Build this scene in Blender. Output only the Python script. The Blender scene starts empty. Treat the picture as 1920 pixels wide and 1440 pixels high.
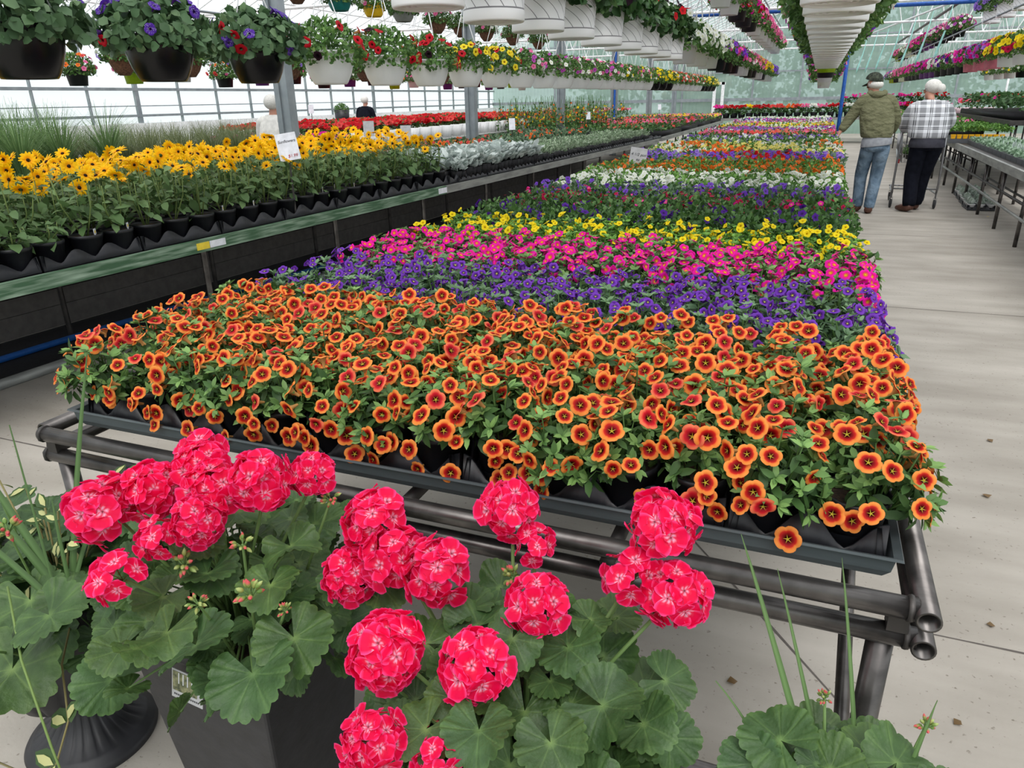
import bpy, math, random
import numpy as np
from mathutils import Vector, Matrix
rng = random.Random(7)
NR = np.random.RandomState(7)
PI = math.pi
C = bpy.context.scene.collection
SC = bpy.context.scene

# ------------------------------------------------------------------ colour and materials
def lin(c):
    c = c / 255.0
    return c / 12.92 if c <= 0.04045 else ((c + 0.055) / 1.055) ** 2.4
def rgb(r, g, b): return (lin(r), lin(g), lin(b))

def newmat(name):
    m = bpy.data.materials.new(name); m.use_nodes = True
    nt = m.node_tree; nt.nodes.clear()
    out = nt.nodes.new('ShaderNodeOutputMaterial')
    return m, nt, out
def N(nt, t, **kw):
    n = nt.nodes.new(t)
    for k, v in kw.items():
        if k.startswith('i_'):
            n.inputs[k[2:].replace('_', ' ')].default_value = v
        else: setattr(n, k, v)
    return n
def principled(nt, out, rough=.5, metal=0., spec=.5):
    p = nt.nodes.new('ShaderNodeBsdfPrincipled')
    p.inputs['Roughness'].default_value = rough
    p.inputs['Metallic'].default_value = metal
    p.inputs['Specular IOR Level'].default_value = spec
    nt.links.new(p.outputs[0], out.inputs[0])
    return p
def noise_color(nt, a, b, scale, detail=4., coord='Object', stretch=None, lo=.35, hi=.65):
    tc = nt.nodes.new('ShaderNodeTexCoord'); src = tc.outputs[coord]
    if stretch:
        mp = nt.nodes.new('ShaderNodeMapping'); mp.inputs['Scale'].default_value = stretch
        nt.links.new(src, mp.inputs['Vector']); src = mp.outputs[0]
    no = nt.nodes.new('ShaderNodeTexNoise'); no.inputs['Scale'].default_value = scale; no.inputs['Detail'].default_value = detail
    nt.links.new(src, no.inputs['Vector'])
    cr = nt.nodes.new('ShaderNodeValToRGB')
    cr.color_ramp.elements[0].position = lo; cr.color_ramp.elements[0].color = (*a, 1)
    cr.color_ramp.elements[1].position = hi; cr.color_ramp.elements[1].color = (*b, 1)
    nt.links.new(no.outputs[0], cr.inputs[0])
    return cr.outputs[0], no.outputs[0]
def mat(name, col, rough=.5, metal=0., col2=None, scale=20., spec=.5, stretch=None, bump=0.):
    m, nt, out = newmat(name)
    p = principled(nt, out, rough, metal, spec)
    if col2 is None: col2 = tuple(min(1, c * 1.25 + .004) for c in col)
    c, f = noise_color(nt, col, col2, scale, stretch=stretch)
    nt.links.new(c, p.inputs['Base Color'])
    if bump:
        b = nt.nodes.new('ShaderNodeBump'); b.inputs['Strength'].default_value = min(1, bump); b.inputs['Distance'].default_value = .01 if bump < 1 else .05
        nt.links.new(f, b.inputs['Height']); nt.links.new(b.outputs[0], p.inputs['Normal'])
    return m
def mat_attr(name, rough=.55, trans=.25, spec=.3, vary=.12, bump=False):
    """plant material: colour comes from the mesh's colour attribute, with a slight difference from plant to plant"""
    m, nt, out = newmat(name)
    at = nt.nodes.new('ShaderNodeAttribute'); at.attribute_name = 'Col'
    oi = nt.nodes.new('ShaderNodeObjectInfo')
    mr = nt.nodes.new('ShaderNodeMapRange'); mr.inputs['To Min'].default_value = 1 - vary; mr.inputs['To Max'].default_value = 1 + vary
    nt.links.new(oi.outputs['Random'], mr.inputs['Value'])
    hs = nt.nodes.new('ShaderNodeHueSaturation')
    nt.links.new(at.outputs['Color'], hs.inputs['Color']); nt.links.new(mr.outputs[0], hs.inputs['Value'])
    p = nt.nodes.new('ShaderNodeBsdfPrincipled'); p.inputs['Roughness'].default_value = rough
    p.inputs['Specular IOR Level'].default_value = spec
    nt.links.new(hs.outputs[0], p.inputs['Base Color'])
    t = nt.nodes.new('ShaderNodeBsdfTranslucent'); nt.links.new(hs.outputs[0], t.inputs['Color'])
    if bump:
        c, f = noise_color(nt, (.72, .76, .70), (1.12, 1.1, 1.05), 34., 6., lo=.38, hi=.62)
        mm = nt.nodes.new('ShaderNodeMix'); mm.data_type = 'RGBA'; mm.blend_type = 'MULTIPLY'; mm.inputs[0].default_value = 1
        nt.links.new(hs.outputs[0], mm.inputs[6]); nt.links.new(c, mm.inputs[7]); nt.links.new(mm.outputs[2], p.inputs['Base Color'])
        c2, f2 = noise_color(nt, (0, 0, 0), (1, 1, 1), 160., 3.)
        ad = nt.nodes.new('ShaderNodeMath'); ad.operation = 'MULTIPLY_ADD'; ad.inputs[1].default_value = .35; nt.links.new(f2, ad.inputs[0]); nt.links.new(f, ad.inputs[2])
        bb = nt.nodes.new('ShaderNodeBump'); bb.inputs['Strength'].default_value = .55; bb.inputs['Distance'].default_value = .006
        nt.links.new(ad.outputs[0], bb.inputs['Height']); nt.links.new(bb.outputs[0], p.inputs['Normal'])
    mx = nt.nodes.new('ShaderNodeMixShader'); mx.inputs[0].default_value = trans
    nt.links.new(p.outputs[0], mx.inputs[1]); nt.links.new(t.outputs[0], mx.inputs[2])
    nt.links.new(mx.outputs[0], out.inputs[0])
    return m
M = {}
M['leaf'] = mat_attr('plant_leaf', .5, .25, .35, .12)
M['petal'] = mat_attr('flower_petal', .6, .35, .2, .06)
M['geranium_leaf'] = mat_attr('geranium_leaf', .5, .12, .4, .06, bump=True)
M['black_plastic'] = mat('black_plastic', rgb(22, 23, 27), .42, col2=rgb(34, 35, 41), scale=9)
M['black_gloss'] = mat('glossy_black_plastic', rgb(12, 12, 15), .26, col2=rgb(18, 17, 21), scale=5, spec=.35)
M['planter'] = mat('matt_black_planter', rgb(36, 36, 39), .5, col2=rgb(45, 45, 49), scale=30, bump=.15)
M['urn'] = mat('black_urn_plastic', rgb(28, 28, 31), .5, col2=rgb(42, 42, 46), scale=14, bump=.1)
M['soil'] = mat('potting_soil', rgb(38, 28, 22), .95, col2=rgb(72, 55, 42), scale=140, bump=.6)
M['steel'] = mat('raw_steel_tube', rgb(74, 71, 70), .3, .8, col2=rgb(108, 104, 102), scale=16, stretch=(1, 1, 1))
M['steel_dark'] = mat('dark_steel', rgb(60, 58, 57), .5, .6, col2=rgb(84, 80, 78), scale=12)
M['galv'] = mat('galvanised_steel', rgb(138, 146, 152), .45, .45, col2=rgb(156, 163, 168), scale=7)
M['trough'] = mat('grey_green_trough', rgb(70, 78, 81), .5, .15, col2=rgb(88, 96, 99), scale=8, stretch=(.4, 4, 4))
M['alu'] = mat('bench_edge_aluminium', rgb(128, 130, 128), .5, .3, col2=rgb(160, 162, 158), scale=6, stretch=(3, .6, 3))
M['white_plastic'] = mat('white_plastic', rgb(232, 232, 233), .4, col2=rgb(240, 240, 241), scale=5)
M['wire'] = mat('white_hanger', rgb(215, 215, 215), .4)
M['blue'] = mat('blue_paint', rgb(25, 80, 165), .4, col2=rgb(35, 100, 190))
M['teal_tube'] = mat('pale_teal_tube', rgb(150, 205, 198), .4)
M['lime'] = mat('lime_plastic', rgb(150, 180, 10), .4)
M['purple_pot'] = mat('purple_plastic', rgb(100, 45, 125), .4)
M['pale_pink'] = mat('pale_pink_plastic', rgb(215, 190, 198), .5)
M['pink_pot'] = mat('pink_plastic', rgb(215, 120, 140), .45)
M['yellow_pot'] = mat('yellow_plastic', rgb(225, 180, 20), .4)
M['teal_pot'] = mat('teal_plastic', rgb(10, 110, 105), .4)
M['grey_pot'] = mat('grey_plastic', rgb(130, 132, 128), .4)
M['coco'] = mat('brown_coco_liner', rgb(88, 58, 44), .9, col2=rgb(130, 90, 68), scale=60, bump=.6)
M['cream_pot'] = mat('cream_plastic', rgb(200, 205, 180), .45)
M['dark_bag'] = mat('dark_weed_mat', rgb(30, 30, 34), .85, col2=rgb(40, 40, 45), scale=50)
M['paper'] = mat('white_card', rgb(215, 217, 225), .6)
M['grey_card'] = mat('grey_card', rgb(170, 170, 172), .6)
M['ink'] = mat('dark_ink', rgb(60, 60, 66), .7)
M['red_ink'] = mat('red_ink', rgb(175, 60, 70), .7)
M['yellow_tag'] = mat('yellow_tag', rgb(225, 200, 60), .6)
M['yellow_tray'] = mat('yellow_tray_plastic', rgb(225, 165, 10), .5)
M['grey_tray'] = mat('grey_tray_plastic', rgb(78, 80, 84), .5)
M['rubber'] = mat('dark_rubber', rgb(45, 45, 47), .7)
M['chrome'] = mat('cart_chrome', rgb(150, 150, 152), .3, .8)
M['red_plastic'] = mat('red_plastic', rgb(170, 30, 35), .4)
M['hose_red'] = mat('red_brown_hose', rgb(120, 60, 55), .5)
M['hose_blue'] = mat('blue_hose', rgb(20, 85, 160), .5)
M['white_frame'] = mat('white_frame', rgb(222, 224, 226), .5)
M['timber_pink'] = mat('dull_timber', rgb(150, 120, 112), .8)

def mat_green_board():
    m, nt, out = newmat('worn_green_board')
    p = principled(nt, out, .65, 0, .3)
    c, f = noise_color(nt, rgb(66, 98, 72), rgb(150, 172, 152), 5., 8., 'Object', (6, .8, 10), .42, .72)
    nt.links.new(c, p.inputs['Base Color']); return m
M['green_board'] = mat_green_board()

def mat_floor():
    m, nt, out = newmat('pale_concrete')
    p = principled(nt, out, .62, 0, .35)
    c, f = noise_color(nt, rgb(154, 148, 139), rgb(184, 178, 170), 1.3, 10., 'Object', (1.0, 3.2, 1), .3, .72)
    tc = nt.nodes.new('ShaderNodeTexCoord')
    n2 = nt.nodes.new('ShaderNodeTexNoise'); n2.inputs['Scale'].default_value = 60; n2.inputs['Detail'].default_value = 5
    nt.links.new(tc.outputs['Object'], n2.inputs['Vector'])
    r2 = nt.nodes.new('ShaderNodeValToRGB'); r2.color_ramp.elements[0].position = .27; r2.color_ramp.elements[0].color = (.45, .42, .38, 1)
    r2.color_ramp.elements[1].position = .36; r2.color_ramp.elements[1].color = (1, 1, 1, 1)
    nt.links.new(n2.outputs[0], r2.inputs[0])
    n3 = nt.nodes.new('ShaderNodeTexNoise'); n3.inputs['Scale'].default_value = .9; n3.inputs['Detail'].default_value = 3
    nt.links.new(tc.outputs['Object'], n3.inputs['Vector'])
    r3 = nt.nodes.new('ShaderNodeValToRGB'); r3.color_ramp.elements[0].position = .35; r3.color_ramp.elements[0].color = (.84, .83, .81, 1)
    r3.color_ramp.elements[1].position = .65; r3.color_ramp.elements[1].color = (1.06, 1.06, 1.05, 1)
    nt.links.new(n3.outputs[0], r3.inputs[0])
    mx = nt.nodes.new('ShaderNodeMix'); mx.data_type = 'RGBA'; mx.blend_type = 'MULTIPLY'; mx.inputs[0].default_value = 1
    nt.links.new(c, mx.inputs[6]); nt.links.new(r2.outputs[0], mx.inputs[7])
    m2 = nt.nodes.new('ShaderNodeMix'); m2.data_type = 'RGBA'; m2.blend_type = 'MULTIPLY'; m2.inputs[0].default_value = 1
    nt.links.new(mx.outputs[2], m2.inputs[6]); nt.links.new(r3.outputs[0], m2.inputs[7])
    nt.links.new(m2.outputs[2], p.inputs['Base Color'])
    b = nt.nodes.new('ShaderNodeBump'); b.inputs['Strength'].default_value = .12; b.inputs['Distance'].default_value = .01
    nt.links.new(n2.outputs[0], b.inputs['Height']); nt.links.new(b.outputs[0], p.inputs['Normal'])
    return m
M['floor'] = mat_floor()
M['joint'] = mat('floor_joint', rgb(88, 82, 78), .9)

def mat_pane(name, col, trans, wave=0., tint=(1, 1, 1)):
    """clear-to-milky glazing: part of the light passes straight through, the rest is scattered"""
    m, nt, out = newmat(name)
    t = nt.nodes.new('ShaderNodeBsdfTransparent'); t.inputs[0].default_value = (*tint, 1)
    d = nt.nodes.new('ShaderNodeBsdfDiffuse'); tl = nt.nodes.new('ShaderNodeBsdfTranslucent')
    if wave:
        c, f = noise_color(nt, tuple(x * (1 - wave) for x in col), col, 1.2, 5., 'Object', (.5, 1, 2.4), .3, .7)
        nt.links.new(c, d.inputs[0]); nt.links.new(c, tl.inputs[0])
    else:
        d.inputs[0].default_value = (*col, 1); tl.inputs[0].default_value = (*col, 1)
    a = nt.nodes.new('ShaderNodeMixShader'); a.inputs[0].default_value = .6
    nt.links.new(d.outputs[0], a.inputs[1]); nt.links.new(tl.outputs[0], a.inputs[2])
    b = nt.nodes.new('ShaderNodeMixShader'); b.inputs[0].default_value = trans
    nt.links.new(a.outputs[0], b.inputs[1]); nt.links.new(t.outputs[0], b.inputs[2])
    nt.links.new(b.outputs[0], out.inputs[0])
    return m
M['roof_pane'] = mat_pane('roof_glazing', (.85, .88, .9), .8)
M['left_pane'] = mat_pane('milky_side_sheet', (.93, .95, .97), .55)
M['back_pane'] = mat_pane('greenish_corrugated_sheet', rgb(176, 200, 194), .16, .22, (.8, .9, .87))

def mat_drum():
    """white drum pot with curved spiral grooves"""
    m, nt, out = newmat('grooved_white_plastic')
    p = principled(nt, out, .42, 0, .4)
    tc = nt.nodes.new('ShaderNodeTexCoord'); sx = nt.nodes.new('ShaderNodeSeparateXYZ'); nt.links.new(tc.outputs['Object'], sx.inputs[0])
    def mth(op, a, b=None, c=None):
        n = nt.nodes.new('ShaderNodeMath'); n.operation = op
        for i, v in enumerate((a, b, c)):
            if v is None: continue
            if isinstance(v, (int, float)): n.inputs[i].default_value = v
            else: nt.links.new(v, n.inputs[i])
        return n.outputs[0]
    ang = mth('ARCTAN2', sx.outputs[1], sx.outputs[0])
    u = mth('MULTIPLY', ang, 13 / (2 * PI))
    z = mth('MULTIPLY', sx.outputs[2], 1 / .23)
    z2 = mth('POWER', mth('MAXIMUM', z, 0.), 1.9)
    s = mth('ADD', u, mth('MULTIPLY', z2, 5.6))
    fr = mth('FRACT', mth('ADD', s, 100.))
    ln = mth('LESS_THAN', mth('ABSOLUTE', mth('SUBTRACT', fr, .5)), .035)
    r1 = mth('MULTIPLY', mth('GREATER_THAN', z, .2), mth('LESS_THAN', z, .86))
    r2 = mth('LESS_THAN', mth('ABSOLUTE', mth('SUBTRACT', z, .19)), .012)
    k = mth('MAXIMUM', mth('MULTIPLY', ln, r1), r2)
    mx = nt.nodes.new('ShaderNodeMix'); mx.data_type = 'RGBA'
    mx.inputs[6].default_value = (*rgb(240, 239, 241), 1); mx.inputs[7].default_value = (*rgb(128, 126, 130), 1)
    nt.links.new(k, mx.inputs[0]); nt.links.new(mx.outputs[2], p.inputs['Base Color'])
    return m
M['drum'] = mat_drum()

def mat_plaid():
    m, nt, out = newmat('black_and_white_plaid')
    p = principled(nt, out, .9, 0, .1)
    tc = nt.nodes.new('ShaderNodeTexCoord'); sx = nt.nodes.new('ShaderNodeSeparateXYZ'); nt.links.new(tc.outputs['Object'], sx.inputs[0])
    def mth(op, a, b=None):
        n = nt.nodes.new('ShaderNodeMath'); n.operation = op
        for i, v in enumerate((a, b)):
            if v is None: continue
            if isinstance(v, (int, float)): n.inputs[i].default_value = v
            else: nt.links.new(v, n.inputs[i])
        return n.outputs[0]
    def band(src, per, w, off=0.):
        f = mth('FRACT', mth('ADD', mth('MULTIPLY', src, 1 / per), 50 + off))
        return mth('LESS_THAN', mth('ABSOLUTE', mth('SUBTRACT', f, .5)), w)
    X, Z = sx.outputs[0], sx.outputs[2]
    thick = mth('ADD', band(X, .17, .2), band(Z, .15, .2))
    thin = mth('MAXIMUM', mth('MAXIMUM', band(X, .17, .03, .5), band(Z, .15, .035, .5)), mth('MAXIMUM', band(X, .17, .025, .38), band(Z, .15, .03, .38)))
    a = mth('MULTIPLY', thick, .33)
    k = mth('MINIMUM', mth('ADD', a, mth('MULTIPLY', thin, .6)), .93)
    mx = nt.nodes.new('ShaderNodeMix'); mx.data_type = 'RGBA'
    mx.inputs[6].default_value = (*rgb(222, 224, 230), 1); mx.inputs[7].default_value = (*rgb(30, 32, 40), 1)
    nt.links.new(k, mx.inputs[0]); nt.links.new(mx.outputs[2], p.inputs['Base Color'])
    return m
M['plaid'] = mat_plaid()
M['skin'] = mat('skin', rgb(190, 135, 115), .55, col2=rgb(205, 150, 128), scale=8)
M['hoodie'] = mat('olive_knit', rgb(104, 105, 80), .92, col2=rgb(120, 120, 94), scale=9, spec=.1, bump=1., stretch=(1, 1, 1.8))
M['grey_tee'] = mat('grey_jersey', rgb(150, 153, 160), .9, spec=.1)
M['dark_tee'] = mat('dark_grey_jersey', rgb(60, 60, 68), .9, spec=.1)
M['jeans'] = mat('faded_denim', rgb(84, 104, 124), .9, col2=rgb(122, 142, 160), scale=8, spec=.1, bump=1.)
M['black_cloth'] = mat('black_cloth', rgb(16, 18, 26), .9, col2=rgb(24, 26, 36), spec=.1)
M['cap'] = mat('camouflage_cap', rgb(38, 42, 38), .85, col2=rgb(78, 84, 72), scale=28, spec=.1)
M['hair'] = mat('white_hair', rgb(205, 202, 196), .6, col2=rgb(232, 230, 226), scale=60, stretch=(1, 1, 4))
M['shoe'] = mat('brown_leather', rgb(80, 48, 36), .5)
M['shoe_sole'] = mat('tan_sole', rgb(160, 125, 95), .7)
M['white_cloth'] = mat('white_cloth', rgb(214, 212, 208), .9, spec=.1)

# ------------------------------------------------------------------ mesh building
class MB:
    """collects shapes, then links them as one mesh object"""
    def __init__(s):
        s.v = []; s.f = []; s.c = []; s.m = []; s.n = 0
    def add(s, V, F, col=(1, 1, 1), mi=0, mtx=None):
        V = np.asarray(V, float)
        if mtx is not None:
            A = np.array(mtx); V = V @ A[:3, :3].T + A[:3, 3]
        col = np.asarray(col, float)
        if col.ndim == 1: col = np.tile(col, (len(V), 1))
        s.v.append(V); s.c.append(col)
        n = s.n
        s.f.extend([tuple(i + n for i in f) for f in F])
        if isinstance(mi, int): s.m.extend([mi] * len(F))
        else: s.m.extend(mi)
        s.n += len(V)
    def addT(s, T, mtx, tint=None, mi=None):
        V, F, Cc = T[:3]
        col = Cc if tint is None else Cc * np.asarray(tint)
        s.add(V, F, col, mi if mi is not None else (T[3] if len(T) > 3 else 0), mtx)
    def mesh(s, name, mats, smooth=True):
        me = bpy.data.meshes.new(name)
        V = np.concatenate(s.v) if s.v else np.zeros((0, 3))
        me.from_pydata(V.tolist(), [], s.f)
        for m in (mats if isinstance(mats, (list, tuple)) else [mats]): me.materials.append(M[m] if isinstance(m, str) else m)
        me.polygons.foreach_set('material_index', s.m)
        if smooth: me.polygons.foreach_set('use_smooth', [True] * len(s.f))
        ca = me.color_attributes.new('Col', 'FLOAT_COLOR', 'POINT')
        cc = np.concatenate(s.c); cc = np.hstack([np.clip(cc, 0, 1), np.ones((len(cc), 1))])
        ca.data.foreach_set('color', cc.astype(np.float32).ravel())
        me.update()
        return me
    # simple solids
    def box(s, c, d, col=(1, 1, 1), mi=0, rz=0., mtx=None, taper=1.):
        x, y, z = d[0] / 2, d[1] / 2, d[2] / 2
        V = np.array([(-x * taper, -y * taper, -z), (x * taper, -y * taper, -z), (x * taper, y * taper, -z), (-x * taper, y * taper, -z), (-x, -y, z), (x, -y, z), (x, y, z), (-x, y, z)])
        if rz:
            cr, sr = math.cos(rz), math.sin(rz)
            V = V @ np.array([[cr, sr, 0], [-sr, cr, 0], [0, 0, 1]])
        V = V + np.array(c)
        s.add(V, [(3, 2, 1, 0), (4, 5, 6, 7), (0, 1, 5, 4), (1, 2, 6, 5), (2, 3, 7, 6), (3, 0, 4, 7)], col, mi, mtx)
    def tube(s, pts, r, n=10, col=(1, 1, 1), mi=0, open_end=False, mtx=None):
        P = [np.array(p, float) for p in pts]
        rr = r if isinstance(r, (list, tuple)) else [r] * len(P)
        if open_end:    # hollow tube: wall with an inner face so that the open end shows
            P = [P[0]] + P + [P[-1]]; w = .78
            ex = (P[1] - P[-2]); ex = ex / np.linalg.norm(ex)
            P[0] = P[1] - ex * .12; P[-1] = P[-2] + ex * .12
            rr = [rr[0] * w] + rr + [rr[-1] * w]
            # rings: inside start, rim.. handled as ordered chain
            chain = [(P[0], rr[0]), (P[1], rr[0]), (P[1], rr[1])] + [(P[i], rr[i]) for i in range(2, len(P) - 2)] + [(P[-2], rr[-2]), (P[-2], rr[-1]), (P[-1], rr[-1])]
            dirs = [P[-2] - P[1]] * len(chain)
        else:
            chain = list(zip(P, rr)); dirs = []
            for i in range(len(P)):
                a = P[max(0, i - 1)]; b = P[min(len(P) - 1, i + 1)]; dirs.append(b - a)
        V = []; up = np.array([0, 0, 1.])
        d0 = dirs[0] / (np.linalg.norm(dirs[0]) + 1e-9)
        if abs(d0[2]) > .9: up = np.array([1., 0, 0])
        for (p, q), d in zip(chain, dirs):
            d = d / (np.linalg.norm(d) + 1e-9)
            a = np.cross(d, up); a /= (np.linalg.norm(a) + 1e-9); b = np.cross(a, d); up = b if abs(np.dot(b, d)) < .5 else up
            for k in range(n):
                t = 2 * PI * k / n; V.append(p + q * (a * math.cos(t) + b * math.sin(t)))
        F = []
        for i in range(len(chain) - 1):
            for k in range(n):
                k2 = (k + 1) % n
                F.append((i * n + k, i * n + k2, (i + 1) * n + k2, (i + 1) * n + k))
        if not open_end:
            F.append(tuple(range(n - 1, -1, -1))); m = (len(chain) - 1) * n; F.append(tuple(m + k for k in range(n)))
        s.add(V, F, col, mi, mtx)
    def lathe(s, prof, n=24, col=(1, 1, 1), mi=0, mtx=None, lobes=0, lob=0., cx=0, cy=0):
        V = []; F = []
        for r, z in prof:
            for k in range(n):
                t = 2 * PI * k / n
                q = r * (1 + (lob * abs(math.cos(lobes * t / 2)) if lobes else 0))
                V.append((cx + q * math.cos(t), cy + q * math.sin(t), z))
        for i in range(len(prof) - 1):
            for k in range(n):
                k2 = (k + 1) % n; F.append((i * n + k, i * n + k2, (i + 1) * n + k2, (i + 1) * n + k))
        s.add(V, F, col, mi, mtx)

def frame(p, d, roll=0., sc=1.):
    """matrix whose z axis is d, at p"""
    d = Vector(d).normalized(); up = Vector((0, 0, 1)) if abs(d.z) < .95 else Vector((1, 0, 0))
    x = up.cross(d).normalized(); y = d.cross(x)
    if roll:
        c, s_ = math.cos(roll), math.sin(roll); x, y = x * c + y * s_, y * c - x * s_
    if isinstance(sc, (int, float)): sc = (sc, sc, sc)
    return [[x.x * sc[0], y.x * sc[1], d.x * sc[2], p[0]], [x.y * sc[0], y.y * sc[1], d.y * sc[2], p[1]], [x.z * sc[0], y.z * sc[1], d.z * sc[2], p[2]], [0, 0, 0, 1]]
def lframe(p, d, up, sc=1.):
    """leaf frame: +y along d, +z towards up"""
    y = Vector(d).normalized(); z = Vector(up); x = y.cross(z)
    if x.length < 1e-4: x = y.cross(Vector((1, .3, 0)))
    x.normalize(); z = x.cross(y)
    if isinstance(sc, (int, float)): sc = (sc, sc, sc)
    return [[x.x * sc[0], y.x * sc[1], z.x * sc[2], p[0]], [x.y * sc[0], y.y * sc[1], z.y * sc[2], p[1]], [x.z * sc[0], y.z * sc[1], z.z * sc[2], p[2]], [0, 0, 0, 1]]

def obj(name, me, parent=None, loc=(0, 0, 0), rot=(0, 0, 0), sc=(1, 1, 1)):
    o = bpy.data.objects.new(name, me); C.objects.link(o)
    o.location = loc; o.rotation_euler = rot; o.scale = sc
    if parent is not None: o.parent = parent
    return o
def tag(o, label, cat, group=None, kind=None):
    o['label'] = label; o['category'] = cat
    if group: o['group'] = group
    if kind: o['kind'] = kind
    return o
def thing(name, label, cat, loc=(0, 0, 0), rz=0., group=None):
    o = bpy.data.objects.new(name, None); C.objects.link(o)
    o.empty_display_size = .05
    o.location = loc; o.rotation_euler = (0, 0, rz)
    return tag(o, label, cat, group)
def struct(name, me, label=None):
    o = obj(name, me); o['kind'] = 'structure'
    if label: o['label'] = label
    return o
ORD = ['', 'first', 'second', 'third', 'fourth', 'fifth', 'sixth', 'seventh', 'eighth', 'ninth', 'tenth', 'eleventh', 'twelfth', 'thirteenth', 'fourteenth', 'fifteenth', 'sixteenth', 'seventeenth', 'eighteenth', 'nineteenth', 'twentieth']
def ordn(i):
    if i < len(ORD): return ORD[i]
    t = {2: 'twenty', 3: 'thirty', 4: 'forty'}[i // 10]
    return t + ('-' + ORD[i % 10] if i % 10 else 'th')

# ------------------------------------------------------------------ leaf and flower shapes (unit size)
def T_leaf(w=.35, bend=.12, c0=(.8, .8, .8), c1=(1, 1, 1)):
    V = [(0, 0, 0), (-w * .75, .3, .05), (0, .3, 0.0), (w * .75, .3, .05), (-w * .7, .66, .04 - bend * .4), (0, .66, -.02 - bend * .4), (w * .7, .66, .04 - bend * .4), (0, 1, -bend)]
    F = [(0, 2, 1), (0, 3, 2), (1, 2, 5, 4), (2, 3, 6, 5), (4, 5, 7), (5, 6, 7)]
    c0 = np.array(c0); c1 = np.array(c1)
    return (np.array(V, float), F, np.array([c0, c1, c0 * .5 + c1 * .5 + .1, c1, c1, c0 * .5 + c1 * .5 + .1, c1, c1]))
def T_diamond(w=.4, bend=.15):
    V = [(0, 0, 0), (-w, .5, .05), (w, .5, .05), (0, 1, -bend)]
    return (np.array(V, float), [(0, 2, 1), (1, 2, 3)], np.array([(.85,) * 3, (1,) * 3, (1,) * 3, (1,) * 3]))
def T_trumpet(rings, cols, nseg=30, notch=.14, lobes=5, ruffle=.07, tube=True, tubecol=(.55, .3, .1), star=(.55, .42, .04), seed=0):
    """five-lobed flower, facing +z, radius 1; rings = (r, z)"""
    r_ = random.Random(seed); V = []; F = []; Cc = []
    ph = [r_.uniform(-1, 1) for _ in range(6)]
    for (r, z), c in zip(rings, cols):
        for k in range(nseg):
            t = 2 * PI * k / nseg
            lob = 1 - notch * (1 - abs(math.cos(lobes * t / 2))) ** 2 * r
            zz = z + ruffle * r * r * (math.cos(lobes * t) * .6 + ph[0] * math.sin(2 * t + ph[1] * 3) * 1.6 + ph[2] * math.sin(t + ph[3] * 3) * 1.8)
            q = r * lob * (1 + .06 * ph[4] * math.sin(2 * t + ph[5] * 3))
            V.append((q * math.cos(t), q * math.sin(t), zz)); Cc.append(c)
    n = nseg
    for i in range(len(rings) - 1):
        for k in range(n):
            k2 = (k + 1) % n; F.append((i * n + k, i * n + k2, (i + 1) * n + k2, (i + 1) * n + k))
    F.append(tuple(range(n)))
    if tube:
        b = len(V); m = 8
        for (r, z) in ((.42, -.06), (.2, -.55), (.12, -1.15)):
            for k in range(m):
                t = 2 * PI * k / m; V.append((r * math.cos(t), r * math.sin(t), z)); Cc.append(tubecol)
        for i in range(2):
            for k in range(m):
                k2 = (k + 1) % m; F.append((b + i * m + k, b + i * m + k2, b + (i + 1) * m + k2, b + (i + 1) * m + k))
    if star is not None:
        for k in range(5):
            t = 2 * PI * (k + .5) / 5; b = len(V); c, s_ = math.cos(t), math.sin(t)
            V += [(.05 * s_, -.05 * c, -.12), (-.05 * s_, .05 * c, -.12), (.36 * c, .36 * s_, .05)]; Cc += [star] * 3
            F.append((b, b + 1, b + 2))
    return (np.array(V, float), F, np.array(Cc, float))
def T_disc(cols, n=10, notch=.2, dish=.12, lobes=5):
    V = [(0, 0, -dish)]; Cc = [cols[0]]; F = []
    for r, c in ((.5, cols[1]), (1., cols[2])):
        for k in range(n):
            t = 2 * PI * k / n; q = r * (1 - (notch * (k % 2) if r == 1. else 0))
            V.append((q * math.cos(t), q * math.sin(t), (r - .5) * dish * .5)); Cc.append(c)
    for k in range(n):
        k2 = (k + 1) % n; F.append((0, 1 + k, 1 + k2)); F.append((1 + k, 1 + n + k, 1 + n + k2, 1 + k2))
    return (np.array(V, float), F, np.array(Cc, float))
RING = [(.10, -.30), (.22, -.12), (.42, -.02), (.60, .02), (.70, .03), (.86, .03), (1., -.03)]
def trumpet_set(cols, n=3, **kw): return [T_trumpet(RING, cols, seed=11 * i + 3, **kw) for i in range(n)]
OR1, OR2, RD, DR = rgb(252, 158, 70), rgb(240, 110, 55), rgb(196, 22, 24), rgb(90, 6, 10)
T_orange = trumpet_set([DR, DR, rgb(150, 8, 14), rgb(206, 34, 26), rgb(242, 122, 54), OR1, rgb(248, 150, 78)], 6, ruffle=.11)
PNKR = [DR, DR, rgb(165, 12, 30), rgb(205, 25, 40), rgb(225, 70, 60), rgb(240, 125, 85), rgb(240, 120, 85)]
T_orange_old = trumpet_set(PNKR, 3, ruffle=.14)
T_purple = trumpet_set([rgb(25, 5, 40), rgb(60, 15, 90), rgb(85, 30, 135), rgb(108, 48, 168), rgb(118, 58, 182), rgb(124, 64, 188), rgb(112, 54, 178)], 3, nseg=20, tubecol=rgb(110, 60, 150), star=rgb(230, 225, 120))
T_magenta = trumpet_set([rgb(240, 190, 30), rgb(235, 160, 40), rgb(225, 40, 110), rgb(235, 15, 150), rgb(240, 15, 165), rgb(240, 20, 175), rgb(235, 20, 165)], 3, nseg=20, tubecol=rgb(200, 50, 130), star=rgb(250, 215, 60))
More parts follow.
